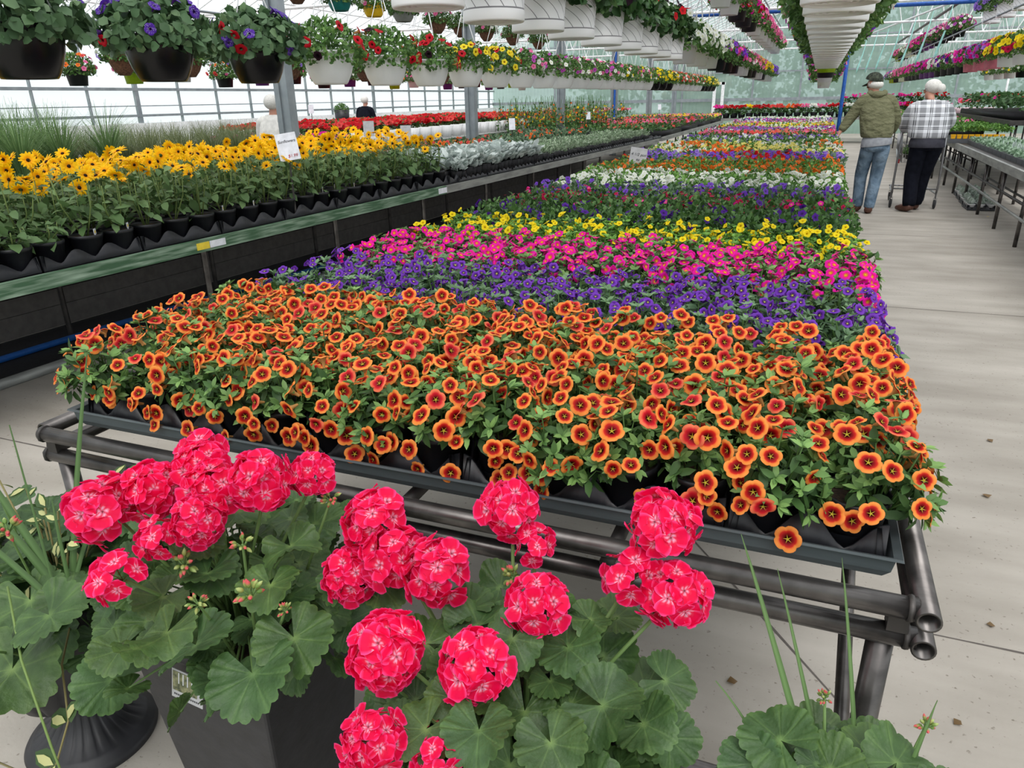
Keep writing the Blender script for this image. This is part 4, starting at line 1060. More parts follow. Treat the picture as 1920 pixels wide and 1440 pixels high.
# row A: bowls over the left aisle edge
AX, AZ = -2.95, 1.612
AY = [2.22 + .688 * i for i in range(31)]
for i, y in enumerate(AY):
    pos = '%s in the left bowl row' % ordn(i + 1)
    if i < 3: basket('bowl_black', AX, y, AZ, 'petunia', 'glossy black bowl of speckled violet petunias, ' + pos, 'bowls in the long row on the left', single=[('speckled', 13), ('redp', 1 + i)], fs=1.12, front=True)
    elif i < 6: basket('bowl_white', AX, y, AZ, 'calibr', 'white bowl of red petunias, ' + pos, 'bowls in the long row on the left', single=[('redp', 11), ('dark', 3 if i > 3 else 1)], fs=1.12, front=True)
    elif i < 8: basket('bowl_white', AX, y, AZ, 'calibr', 'white bowl of yellow and red calibrachoas, ' + pos, 'bowls in the long row on the left', single=[('yellowp', 16), ('redp', 3)], fs=1.08, front=True)
    else:
        if i < 14: pot, fl, nm = 'bowl_white', ['mauve', 'pink', 'white'], 'mauve and pink'
        elif i < 18: pot, fl, nm = 'bowl_white', ['pink', 'white', 'yellow'], 'pink and white'
        elif i < 21: pot, fl, nm = 'bowl_black', ['yellow'], 'bright yellow'
        elif i < 27: pot, fl, nm = 'bowl_white', ['coral', 'salmon', 'white'], 'coral'
        else: pot, fl, nm = 'bowl_black', ['yellow', 'paleyellow'], 'pale yellow'
        basket(pot, AX, y, AZ, 'calibr', '%s bowl of %s flowers, %s' % ('black' if 'black' in pot else 'white', nm, pos), 'bowls in the long row on the left', fl, 42 if i < 18 else 60, .024, fs=1.08)
pipe('carrier_pipe', [(AX, 0, AZ + .70), (AX, 24, AZ + .70)], .016, 'galv', 'carrier pipe above the row of bowls on the left', 'pipe')
# row B: grooved drums slanting across the upper middle
BX, BZ = -1.2, 1.775
by = 2.02
BYs = [2.32, 2.86, 3.36, 3.85, 4.43, 4.95, 5.48, 5.99, 6.5]
for i, y in enumerate(BYs):
    f = 'drumf'; fl = None if i < 2 else ['white', 'white', 'red', 'black']
    basket('drum', BX, y, BZ, f, 'white drum basket with curved grooves and %s, %s from the near end' % ('dark leaves' if i < 3 else 'white petunias', ordn(i + 1)), 'grooved drums left of the middle', fl, 14, .034, fs=1.0)
for i in range(16):
    y = 7.3 + i * .78
    pot, fl, nm = [('white', ['white', 'white'], 'white')] * 1 and (('white', ['white'], 'white') if i < 3 else ('black', ['hotmagenta', 'purple', 'pink'], 'magenta and purple') if i < 6 else ('white', ['pink', 'pink', 'white'], 'pink') if i < 8 else ('black', ['pink', 'salmon'], 'pink') if i < 10 else ('white', ['yellow', 'pink'], 'pink and yellow') if i < 12 else ('black', ['yellow'], 'yellow') if i < 13 else ('white', ['lavender', 'purple'], 'violet'))
    basket(pot, BX, y, BZ, 'calibr', '%s pot of %s flowers, lower tier left of the middle, %s' % (pot, nm, ordn(i + 1)), 'lower tier left of the middle', fl, 60, .03, fs=1.12)
for i in range(16):
    y = 6.2 + i * .86
    pot, fl, nm = (('white', ['white'], 'white') if i < 2 else ('white', ['redpink', 'hotmagenta'], 'crimson') if i < 5 else ('black', ['pink', 'magenta', 'red'], 'pink') if i < 8 else ('white', ['pink'], 'bright pink') if i < 13 else ('white', ['pink', 'white'], 'pink and white') if i < 16 else ('lime', ['yellow'], 'yellow') if i < 17 else ('white', ['lavender'], 'violet'))
    basket(pot, BX + .1, y, 2.36, 'calibr', '%s pot of %s flowers, upper tier left of the middle, %s' % (pot, nm, ordn(i + 1)), 'upper tier left of the middle', fl, 75, .03, fs=1.15)
pipe('carrier_pipe', [(BX, 0, BZ + .73), (BX, 20, BZ + .73)], .014, 'galv', 'carrier pipe over the grooved drums left of the middle', 'pipe')
pipe('carrier_pipe', [(BX + .1, 0, 3.02), (BX + .1, 20.5, 3.02)], .014, 'galv', 'high carrier pipe over the upper tier left of the middle', 'pipe')
# row C: drums overhead in the middle, seen from below
CX, CZ = .02, 1.755
for i in range(21):
    y = 2.72 + .335 * i
    fl = [['dkpurple'], ['pink', 'mauve'], ['pink', 'white'], ['white', 'mauve'], ['orange', 'purple'], ['purple', 'mauve']][min(5, i // 3)]
    basket('drum', CX, y, CZ, 'calibr', 'white drum basket in the overhead middle row, %s from the near end' % ordn(i + 1), 'drums overhead in the middle', fl, 60, .028, fs=1.32)
for i in range(5):
    pot = ('lime', 'black', 'white', 'white', 'white')[i]
    basket(pot, CX, 9.9 + i * 1.3, CZ - .03 - .035 * i, 'calibr', '%s pot at the far end of the overhead middle row, %s beyond the drums' % (pot, ordn(i + 1)), 'pots ending the middle row', ['purple', 'mauve', 'pink'], 40, .026, fs=1.12)
pipe('carrier_pipe', [(CX, 0, CZ + .73), (CX, 14, CZ + .73)], .014, 'galv', 'carrier pipe over the middle row of drums', 'pipe')
pipe('support_post', [(.33, 14.0, 0), (.33, 14.0, 3.0)], .03, 'blue', 'slim blue post at the right edge of the central bench, beside the man', 'post', 10)
# rows E (lower) and F (upper) on the right
EX, EZ = 2.12, 1.765
for i in range(24):
    y = 9.0 + i * .85
    pot, fl, nm = (('white', ['yellow', 'yellow', 'yellow', 'redpink'], 'yellow') if i < 4 else ('pink', ['magenta', 'magenta', 'lavender'], 'magenta and lavender') if i < 7 else ('black', ['magenta', 'dkpurple', 'white'], 'magenta and dark purple') if i < 11 else ('purple', ['magenta', 'mauve'], 'magenta') if i < 14 else ('black', ['pink', 'magenta'], 'pink') if i < 18 else ('cream', ['pink'], 'pink') if i < 20 else ('black', ['pink', 'white'], 'pink and white') if i < 22 else ('lime', ['pink', 'lavender'], 'pink'))
    basket(pot, EX, y, EZ, 'calibr', '%s pot of %s petunias in the lower right tier, %s along' % (pot, nm, ordn(i + 1)), 'lower tier on the right', fl, 70 if i < 12 else 55, .034, fs=1.15)
for i in range(18):
    y = 11.8 + i * 1.0
    if i in (3, 4): continue
    pot, fl, nm = (('drum', ['lavender'], 'violet') if i < 3 else ('black', ['pink', 'white', 'mauve'], 'pink and white') if i < 9 else ('purple', ['magenta'], 'magenta') if i < 11 else ('black', ['magenta', 'pink'], 'magenta') if i < 13 else ('cream', ['white'], 'white') if i < 15 else ('black', ['pink'], 'pink') if i < 17 else ('lime', ['pink'], 'pink'))
    basket(pot, EX + .1, y, 2.42, 'calibr', '%s pot of %s flowers in the upper right tier, %s along' % ('white drum' if pot == 'drum' else pot, nm, ordn(i + 1)), 'upper tier on the right', fl, 75, .034, fs=1.1)
pipe('carrier_pipe', [(EX, 6, EZ + .68), (EX, 30, EZ + .68)], .014, 'galv', 'carrier pipe over the lower tier on the right', 'pipe')
pipe('carrier_pipe', [(EX + .1, 6, 3.05), (EX + .1, 30, 3.05)], .03, 'steel_dark', 'dark carrier pipe over the upper tier on the right', 'pipe')
for i in range(9):
    pot = ('coco', 'coco', 'white', 'white', 'black', 'black', 'white', 'white', 'white')[i]
    basket(pot, 3.7, 13 + i * 1.1, 1.72, 'calibr', '%s basket behind the right-hand tiers, %s from the near end' % (pot if pot != 'coco' else 'brown coco', ordn(i + 1)), 'baskets behind the right-hand tiers', ['white', 'yellow'], 20, .03)
# far-left rows
for i, (y, pot) in enumerate([(8.1, 'teal'), (8.85, 'yellowpot'), (9.6, 'greypot'), (10.6, 'coco'), (11.4, 'coco'), (12.4, 'coco'), (13.6, 'coco'), (15, 'coco'), (7.3, 'coco'), (6.6, 'coco')]):
    basket(pot, -5.35, y, 2.5 if pot != 'coco' or y < 8 else 2.42, 'calibr', '%s basket high up behind the row of bowls, %s along' % ({'yellowpot': 'yellow', 'greypot': 'grey ribbed', 'coco': 'brown coco', 'teal': 'teal'}[pot], ordn(i + 1)), 'high baskets behind the bowls', ['pink', 'white'], 22, .03)
pipe('carrier_pipe', [(-5.35, 2, 3.08), (-5.35, 18, 3.08)], .014, 'galv', 'carrier pipe for the high baskets behind the bowls', 'pipe')
for i in range(22):
    y = 4.2 + i * .8; pot = ('black', 'black', 'purple', 'black', 'lime', 'white', 'black', 'purple')[i % 8]
    basket(pot, -8.0, y, 1.74 + .03 * (i % 3), 'calibr' , '%s pot in the basket row near the left wall, %s along' % (pot, ordn(i + 1)), 'far basket row near the left wall', (['coral', 'orange', 'pink'], ['white', 'pink'], ['salmon', 'pink'])[i % 3], 30, .03)
pipe('carrier_pipe', [(-8, 2, 2.45), (-8, 24, 2.45)], .014, 'galv', 'carrier pipe over the far basket row near the left wall', 'pipe')
for i in range(9):
    basket('coco', -6.6, 6 + i * .9, 1.80, 'calibr', 'dark cone basket hanging between the bowls and the left wall, %s along' % ordn(i + 1), 'cone baskets on the left', ['white', 'lavender', 'yellow'], 16, .03)
pipe('carrier_pipe', [(-6.6, 4, 2.49), (-6.6, 16, 2.49)], .014, 'galv', 'carrier pipe over the cone baskets on the left', 'pipe')
# blue sheet rolled under the trusses, teal hoses by the rear wall
pipe('blue_curtain_roll', [(-5.0, 16.1, 2.98), (3.4, 16.1, 2.93), (9.6, 16.1, 2.9)], .035, 'blue', 'rolled blue curtain hanging under a roof truss', 'curtain')
pipe('carrier_pipe', [(1.02, 25.9, 3.06), (2.16, 17.0, 3.06)], .02, 'white_frame', 'white pipe from which the teal hoses hang', 'pipe')
for i in range(7):
    x = .9 + i * .18; y = 17.5 + 1.3 * (6 - i)
    pipe('hose_drop', [(x + .16, y, 3.05), (x + .1, y, 2.6), (x, y, 2.15), (x - .02, y, 2.02)], [.006, .016, .026, .010], 'teal_tube', 'pale teal hose hanging down in the rear, %s from the left' % ordn(i + 1), 'hose', 6)

# ------------------------------------------------------------------ foreground geraniums
def T_gleaf(seed=0, N_=85):
    """round scalloped geranium leaf, radius 1, stalk at the origin, facing +z"""
    r_ = random.Random(seed); V = [(0, 0, 0)]; F = []; rings = (.18, .42, .66, .85, 1.)
    base = np.array(rgb(58, 86, 49)); vein = np.array(rgb(98, 128, 76)); edge = np.array(rgb(82, 114, 60)); Cc = [vein]
    a0, a1 = math.radians(-162), math.radians(162); wob = [r_.uniform(-1, 1) for _ in range(6)]
    for q in rings:
        for k in range(N_):
            t = a0 + (a1 - a0) * k / (N_ - 1)
            u = (t - a0) / (a1 - a0) * 7; lob = abs(math.sin(PI * u)) ** .55; cren = abs(math.sin(PI * u * 3)) ** .8
            R = (.86 + .075 * lob + .065 * cren) * (1 - .12 * abs(t) / PI); r = q * (1 + (R - 1) * q ** 3) if q < 1 else R
            vn = math.exp(-((u % 1 - .5) / .06) ** 2); v2 = math.exp(-((abs(u % 1 - .5) - .22 * q) / .035) ** 2) * (q > .5)
            z = .26 * q * q - .035 * vn * q + .10 * q * q * math.cos(u * 2 * PI) * -.36 + .012 * q ** 3 * math.cos(u * 6 * PI) + .25 * q * q * (wob[0] * math.sin(2 * t + wob[1]) + wob[2] * math.sin(3 * t + wob[3] * 3)) - .16 * q ** 4
            V.append((r * math.sin(t), r * math.cos(t), z))
            c = base * (1 - .55 * max(vn, v2 * .6) * (1 - .4 * q)) + vein * .55 * max(vn, v2 * .6) * (1 - .4 * q); c = c * (1 - .35 * (q > .9)) + edge * .35 * (q > .9)
            Cc.append(c)
    for k in range(N_ - 1): F.append((0, 1 + k + 1, 1 + k))
    for i in range(len(rings) - 1):
        for k in range(N_ - 1): F.append((1 + i * N_ + k, 1 + i * N_ + k + 1, 1 + (i + 1) * N_ + k + 1, 1 + (i + 1) * N_ + k))
    return (np.array(V, float), F, np.array(Cc))
GLV = [T_gleaf(i) for i in range(5)]
def T_gpetal(seed=0, white=1., w=.5, L=1.):
    """one broad petal, base at origin, pointing +y"""
    r_ = random.Random(seed); V = []; F = []; Cc = []; n = 7; m = 6; ca, cb, cw = np.array(rgb(234, 3, 66)), np.array(rgb(248, 16, 104)), np.array(rgb(252, 200, 232))
    for j in range(m + 1):
        t = j / m; wd = w * 1.12 * (math.sin(PI * min(1, t * .60 + .07)) ** .9 if t < 1 else .62) * (1 if t < .9 else .86 if t < 1 else .62)
        for i in range(n):
            s = (i / (n - 1) - .5) * 2; y = L * t - .10 * (s * s) * t; x = wd * s
            z = .10 * t + .10 * s * s * t - .16 * t * t + .03 * math.sin(5 * s + seed) * t
            V.append((x, y, z)); wh = min(1, 1.5 * white * max(0, 1 - abs(t - .14) / .2)) * (1 if i % 2 == 0 else .12)
            c = ca * (1 - t * .3) + cb * t * .3
            if t > .98 or abs(s) > .99: c = np.array(rgb(252, 78, 150))
            Cc.append(c * (1 - wh) + cw * wh)
    for j in range(m):
        for i in range(n - 1): F.append((j * n + i, j * n + i + 1, (j + 1) * n + i + 1, (j + 1) * n + i))
    return (np.array(V, float), F, np.array(Cc))
def floret(mb, mtx, r_, s=1.):
    A = np.array(mtx)
    for k in range(5):
        a = 2 * PI * k / 5 + r_.uniform(-.12, .12); up = k in (0, 1, 4)
        T = T_gpetal(r_.randint(0, 9), 1.25 if k in (2, 3) else .8, .5 * r_.uniform(.92, 1.1), r_.uniform(.92, 1.08)); c, q = math.cos(a), math.sin(a); tl = r_.uniform(-.1, .5)
        ct, st = math.cos(tl), math.sin(tl)
        Rm = np.array([[c, -q, 0], [q, c, 0], [0, 0, 1.]]) @ np.array([[1, 0, 0], [0, ct, -st], [0, st, ct]])
        V = T[0] @ Rm.T + np.array([0, 0, .012 * k]); V = V @ A[:3, :3].T + A[:3, 3]
        mb.add(V, T[1], T[2])
    for k in range(6):
        a = 2 * PI * k / 6; p0 = np.array([.02 * math.cos(a), .02 * math.sin(a), .05, 1]); p1 = np.array([.1 * math.cos(a), .1 * math.sin(a), .3, 1])
        mb.tube([(A @ p0)[:3], (A @ p1)[:3]], .0004, 3, col=rgb(225, 150, 175))
def umbel_mesh(seed, n=17, R=.041, fs=.025, lo=1.9):
    r_ = random.Random(seed); mb = MB()
    for i in range(n):
        th = math.acos(1 - (1 - math.cos(lo)) * (i + .5) / n); ph = i * 2.39996 + r_.uniform(-.2, .2)
        d = Vector((math.sin(th) * math.cos(ph), math.sin(th) * math.sin(ph), math.cos(th))); p = d * R * r_.uniform(.86, 1.06)
        mb.tube([(0, 0, -.012), p * .5 + Vector((0, 0, -.002)), p], .0008, 4, col=rgb(130, 120, 70))
        floret(mb, frame(p, (d + usph(r_) * .26), r_.uniform(0, 6.28), fs * r_.uniform(.9, 1.12)), r_)
    return mb.mesh('flower_head', 'petal')
UM = [umbel_mesh(11), umbel_mesh(12, 19), umbel_mesh(13, 16), umbel_mesh(14, 8, .042, .026, 1.7)]
def bud_mesh(seed, n=15):
    r_ = random.Random(seed); mb = MB()
    for i in range(n):
        d = usph(r_); d.z = d.z * .6 + .25; d.normalize(); p = d * r_.uniform(.6, 1.)
        col = mixc(rgb(110, 145, 70), rgb(165, 170, 95), r_.random()); tip = rgb(215, 90, 95) if r_.random() < .5 else rgb(175, 190, 120)
        mb.tube([(0, 0, -.3), p * .6], .05, 4, col=rgb(110, 140, 80))
        T = MB(); T.lathe([(.02, 0), (.15, .12), (.19, .3), (.13, .52), (.02, .7)], 8)
        V = T.v[0]; Cc = np.array([col if v[2] < .5 else tip for v in V]); mb.add(V, T.f, Cc, 0, frame(p * .5, d + Vector((0, 0, -.1)), 0, .8))
    return mb.mesh('bud_cluster', 'leaf')
BU = [bud_mesh(1), bud_mesh(2)]
def geranium(root, c, R, H, n, size, umbels, buds, seed, hero=(), ymax=9., depth=.1, avoid=None):
    n = int(n * 1.45); size *= .88
    """c is the middle of the soil (world); everything is built in world space under a root that stands at `root.location`"""
    r_ = random.Random(seed); off = Vector(root.location); c = Vector(c)
    mb = MB(); st = MB(); placed = list(hero)
    for i in range(n):
        th = math.acos(1 - 1.12 * (i + .5) / n); ph = i * 2.39996 + r_.uniform(-.3, .3); q = r_.uniform(.72, 1.05)
        d = Vector((math.sin(th) * math.cos(ph), math.sin(th) * math.sin(ph), math.cos(th)))
        p = c + Vector((d.x * R * q, d.y * R * q, depth * .3 + d.z * H * q + r_.uniform(-.02, .02)))
        if p.y > ymax: p.y = ymax - r_.uniform(0, .05)
        nn = Vector((d.x * .8, d.y * .8, .65 + d.z)) + usph(r_) * .32 + Vector((.1, -.35, 0))
        placed.append((p, nn, size * r_.uniform(.62, 1.2)))
    for p, nn, s in placed:
        p = Vector(p); nn = Vector(nn).normalized(); out = p - c; out.z = 0; out = out.normalized() if out.length > 1e-3 else Vector((0, -1, 0)); out = (out + usph(r_) * .4)
        T = r_.choice(GLV); m_ = lframe(p - off, out, nn, s); tint = r_.uniform(.82, 1.14); yl = r_.uniform(.95, 1.3); tn = (tint * yl, tint * (1 + (yl - .95) * .45), tint * r_.uniform(.88, 1.02))
        mb.addT(T, m_, tn)
        b0 = c + Vector((out.x * .03, out.y * .03, -.01)); mid = (b0 + p) / 2 + Vector((0, 0, .02)) - Vector((out.x, out.y, 0)) * .02
        st.tube([b0 - off, mid - off, p - off - nn * .002], [.0028, .0022, .0017], 6, col=rgb(105, 135, 78))
    obj('foliage', mb.mesh('foliage', 'geranium_leaf'), root); obj('leaf_stalks', st.mesh('leaf_stalks', 'leaf'), root)
    for j, u in enumerate(umbels):
        x, y, z, r = u[:4]; p = Vector((x, y, z)); b0 = c + (p - c) * .12; b0.z = c.z
        d = (p - b0).normalized(); tilt = (d * .5 + Vector((0, -.55, .5))).normalized()
        s = MB(); s.tube([b0 - off, (b0 + p) / 2 - off + Vector((0, -.01, .02)), p - off - tilt * r * .35], [.0036, .003, .0026], 7, col=rgb(110, 140, 80))
        so = obj('flower_stalk', s.mesh('flower_stalk', 'leaf'), root)
        m = UM[3] if (len(u) > 4 and u[4]) else UM[j % 3]
        o = obj('flower_head', m, root); o.matrix_local = Matrix(frame(p - off, tilt, r_.uniform(0, 6), r / .058))
    for j, (x, y, z, r) in enumerate(buds):
        p = Vector((x, y, z)); b0 = Vector((c.x * .6 + x * .4, c.y * .6 + y * .4, c.z)); s = MB()
        s.tube([b0 - off, (b0 + p) / 2 - off + Vector((0, 0, .01)), p - off], [.003, .0026, .002], 6, col=rgb(110, 140, 80))
        obj('flower_stalk', s.mesh('flower_stalk', 'leaf'), root); o = obj('bud_cluster', r_.choice(BU), root); o.matrix_local = Matrix(frame(p - off, (0, -.2, 1), r_.uniform(0, 6), r * 1.15))
def square_planter(c, s, h, sb, label):
    """tapered square planter with a turned rim"""
    t = MB(); V = []
    prof = [(sb / 2, 0), (sb / 2 + (s - sb) / 2 * .97, h - .035), (s / 2, h - .03), (s / 2 + .002, h), (s / 2 - .012, h), (s / 2 - .016, h - .05)]
    for a, z in prof: V += [(-a, -a, z), (a, -a, z), (a, a, z), (-a, a, z)]
    F = [(3, 2, 1, 0)]
    for i in range(len(prof) - 1):
        for k in range(4): k2 = (k + 1) % 4; F.append((i * 4 + k, i * 4 + k2, (i + 1) * 4 + k2, (i + 1) * 4 + k))
    t.add(V, F); root = thing('planter_with_geranium', label, 'potted plant', c, 0)
    po = obj('planter', t.mesh('planter', 'planter', False), root)
    bv = po.modifiers.new('bevel', 'BEVEL'); bv.width = .006; bv.segments = 2; bv.limit_method = 'ANGLE'
    q = MB(); a = s / 2 - .016; q.box((0, 0, h - .05), (2 * a, 2 * a, .02)); obj('soil', q.mesh('soil', 'soil', False), root)
    return root
# planter 1
g = square_planter((-.904, .866, 0), .30, .62, .20, 'tall black square planter of bright pink-red geraniums beside the black urn')
geranium(g, (-.87, .83, .60), .235, .23, 62, .058,
    [(-.979, .686, .907, .064), (-.92, .735, .925, .056), (-.895, .821, .952, .05, 1), (-.801, .741, .945, .056), (-.733, .771, .957, .056), (-.679, .826, .952, .043), (-.837, .661, .900, .04, 1), (-.785, .692, .925, .046), (-.863, .599, .865, .046, 1), (-.860, .78, .955, .05)],
    [(-.722, .702, .891, .017), (-.651, .631, .872, .021), (-.702, .587, .875, .014), (-.603, .64, .85, .012), (-.648, .825, .915, .016), (-.80, .66, .865, .02)], 21,
    hero=[((-.72, .585, .80), (.1, -.5, .8), .062), ((-.625, .585, .78), (.2, -.55, .8), .068), ((-.60, .645, .80), (.3, -.4, .8), .062), ((-.79, .60, .79), (-.1, -.5, .8), .058), ((-.69, .60, .72), (0, -.9, .4), .055), ((-.85, .62, .74), (-.3, -.7, .5), .055),
          ((-.685, .76, .86), (.1, -.3, 1), .05), ((-.59, .77, .82), (.3, -.3, 1), .055), ((-.545, .79, .80), (.5, -.3, .9), .05), ((-.78, .68, .84), (0, -.4, 1), .05), ((-.66, .68, .85), (.1, -.4, 1), .052), ((-.93, .62, .70), (-.3, -.7, .6), .05)], ymax=.985)
# care card on the planter
cd = thing('care_card', 'plant care card with a garden picture leaning on the front of the square planter', 'tag', (-.905, .700, .555), 0)
mb = MB(); mb.box((0, 0, 0), (.085, .0015, .075)); co = part('card', mb, 'grey_card', cd, False); co.rotation_euler = (-.12, .12, 0); co.scale = (.8, .8, .8)
mb = MB(); mb.box((-.006, -.0012, .008), (.066, .001, .05)); part('picture', mb, mat('garden_picture', rgb(50, 62, 40), .5, col2=rgb(150, 150, 110), scale=70), co, False)
mb = MB(); 
for k in range(4): mb.box((-.022 + k * .012, -.002, .018), (.0022, .0008, .028))
part('picture_fence', mb, 'paper', co, False)
mb = MB(); 
for k in range(14): mb.box((-.034 + k * .005, -.0012, -.027), (.003, .0006, .004))
part('lettering', mb, 'ink', co, False)
# planter 2
g = square_planter((-.315, .79, 0), .30, .60, .20, 'black square planter of pink-red geraniums in the middle foreground, before the steel bench')
geranium(g, (-.30, .76, .58), .20, .22, 60, .052,
    [(-.561, .817, .9, .058), (-.574, .761, .833, .05), (-.509, .779, .869, .056), (-.436, .772, .867, .058), (-.441, .639, .83, .058), (-.326, .66, .824, .055), (-.358, .866, .931, .053), (-.311, .845, .891, .036, 1), (-.276, .755, .863, .051),
     (-.131, .873, .95, .056), (-.167, .83, .882, .047, 1), (-.106, .827, .873, .053), (-.403, .534, .792, .046), (-.325, .552, .772, .036, 1)],
    [(-.331, .804, .862, .018), (-.47, .655, .77, .016), (-.375, .62, .76, .014)], 22,
    hero=[((-.165, .688, .79), (.2, -.4, .9), .058), ((-.21, .62, .78), (.1, -.45, .9), .05), ((-.12, .735, .73), (.6, -.4, .6), .05), ((-.371, .85, .80), (-.1, -.3, 1), .045), ((-.30, .83, .80), (0, -.4, 1), .042), ((-.23, .75, .81), (.1, -.4, .9), .05), ((-.36, .585, .78), (-.1, -.5, .8), .048),
          ((-.105, .80, .75), (.7, -.3, .5), .045), ((-.29, .59, .80), (0, -.5, .9), .05), ((-.25, .54, .74), (.1, -.7, .7), .05), ((-.43, .72, .78), (-.3, -.4, .8), .045), ((-.16, .62, .72), (.5, -.6, .6), .052), ((-.09, .78, .67), (.9, -.2, .3), .045)], ymax=.965)
# urn on the left
def blade(mb, p0, p1, sag, w, col, n=9, side=None):
    p0 = Vector(p0); p1 = Vector(p1); d = (p1 - p0); sd = d.normalized().cross(Vector((.4, -.75, .5))) if side is None else Vector(side); sd = sd.normalized() if sd.length > 1e-5 else Vector((1, 0, 0)); V = []; Cc = []
    cl = np.array(col); lt = np.minimum(1, cl * 1.5 + .02)
    for i in range(n + 1):
        t = i / n; p = p0 + d * t + Vector((0, 0, 1)) * (sag * 4 * t * (1 - t)); ww = w * (1 - t) ** .6 * (1 if t > .1 else .75) + .0003
        nn = Vector((0, -.0022, .0))
        V += [p - sd * ww, p + nn, p + sd * ww]; Cc += [cl, lt, cl * .9]
    F = []
    for i in range(n): F += [(3 * i, 3 * i + 1, 3 * i + 4, 3 * i + 3), (3 * i + 1, 3 * i + 2, 3 * i + 5, 3 * i + 4)]
    mb.add([tuple(v) for v in V], F, np.array(Cc))
UC = Vector((-1.545, .905, 0))
u = thing('urn_with_plants', 'black fluted pedestal urn planted with geranium leaves, spikes and variegated vine', 'potted plant', UC, 0)
def urn_mesh():
    t = MB(); n = 144; V = []; F = []
    prof = [(.150, 0, 0), (.152, .012, 0), (.146, .022, 0), (.138, .026, 0), (.134, .034, .0), (.126, .038, .0), (.120, .042, 1), (.095, .058, 1), (.072, .085, 1), (.058, .115, 1), (.055, .135, .3), (.062, .142, 0), (.068, .15, 0), (.105, .165, .8), (.135, .195, 1), (.155, .24, 1), (.165, .29, 1), (.168, .33, .4), (.166, .34, 0), (.178, .35, 0), (.20, .40, 0), (.212, .415, 0), (.21, .425, 0), (.19, .42, 0), (.18, .36, 0), (0, .36, 0)]
    for r, z, fl in prof:
        for k in range(n):
            a = 2 * PI * k / n; nf = 24 if z < .13 else 16; q = r - fl * (.0045 if z < .13 else .006) * (abs(math.cos(nf * a / 2)) ** 14); V.append((q * math.cos(a), q * math.sin(a), z))
    for i in range(len(prof) - 1):
        for k in range(n): k2 = (k + 1) % n; F.append((i * n + k, i * n + k2, (i + 1) * n + k2, (i + 1) * n + k))
    t.add(V, F); return t.mesh('urn', 'urn')
obj('urn', urn_mesh(), u)
geranium(u, (UC.x + .03, UC.y, .40), .27, .22, 58, .078, [], [(-.994 - .27, .598 + .1, .80, .024), (-1.45, .80, .83, .018), (-1.18, .55, .68, .012)], 23,
    hero=[((-1.215, .61, .575), (.1, -.6, .8), .105), ((-1.30, .72, .62), (-.1, -.5, .9), .08), ((-1.17, .67, .66), (.2, -.5, .9), .075), ((-1.45, .86, .64), (-.3, -.2, 1), .08), ((-1.30, .92, .69), (0, -.2, 1), .075), ((-1.22, .74, .64), (.1, -.4, 1), .06), ((-1.35, .62, .50), (-.3, -.7, .5), .075)], ymax=1.0)
mb = MB(); SPG = rgb(75, 105, 55)
sb = Vector((-1.24, .75, .68)) - UC
for tip, sg, w in (((-1.257, .928, 1.062), .02, .0075), ((-1.56, .80, .98), .02, .009), ((-1.50, .76, .86), .02, .009), ((-1.39, .83, .93), .01, .003), ((-1.60, .72, .80), .04, .007), ((-1.22, 1.0, .80), .09, .005), ((-1.28, .80, .80), .03, .005)):
    tp = Vector(tip) - UC; blade(mb, sb + Vector((rng.uniform(-.012, .012), rng.uniform(-.012, .012), -.1)), tp, sg, w, SPG)
obj('spike_leaves', mb.mesh('spike_leaves', 'leaf'), u)
def vine(mb, pts, leaves, seed):
    r_ = random.Random(seed); mb.tube(pts, .002, 5, col=rgb(160, 150, 100))
    for (x, y, z), d, s in leaves:
        V, F, Cc = T_leaf(.42, .15); Cc = Cc * np.array(rgb(70, 98, 55)); m_ = lframe((x, y, z), d, Vector((0, -.6, .8)), s); mb.add(V, F, Cc, 0, m_)
        m2 = lframe((Vector((x, y, z)) + Vector((0, -.001, .0012))), d, Vector((0, -.6, .8)), s * .82); V2, F2, C2 = T_leaf(.24, .15); mb.add(V2 + np.array([r_.uniform(-.1, .1), .06, 0]), F2, np.tile(np.array(rgb(215, 215, 150)), (len(V2), 1)), 0, m2)
def vp(x, y, z): return Vector((x, y, z)) - UC
mb = MB(); P = [vp(-1.30, .78, .52), vp(-1.16, .66, .56), vp(-1.12, .62, .48), vp(-1.16, .60, .38), vp(-1.24, .60, .31), vp(-1.40, .62, .27)]
vine(mb, P, [(P[2], (.3, .1, .6), .05), (P[2], (-.8, 0, -.1), .055), (P[3], (.1, -.5, -.3), .045), (P[3], (-.8, -.1, .3), .05), (P[4], (-.2, -.3, -.9), .05), (P[5], (-.9, 0, -.3), .05)], 4)
for k in range(15):
    p = vp(-1.40 + rng.uniform(-.16, .24), .86 + rng.uniform(-.12, .1), .66 + rng.uniform(-.08, .12)); vine(mb, [vp(-1.45, .87, .42), (p + vp(-1.45, .87, .45)) / 2, p], [(p, usph() + Vector((0, 0, .2)), .036), (p * .97, usph(), .032)], k)
obj('variegated_vine', mb.mesh('variegated_vine', 'leaf'), u)
mb = MB(); P = [vp(-1.32, .70, .66), vp(-1.16, .60, .62), vp(-1.08, .56, .50), vp(-1.05, .55, .36)]; mb.tube(P, .0022, 5, col=rgb(125, 150, 85)); obj('drooping_stem', mb.mesh('drooping_stem', 'leaf'), u)
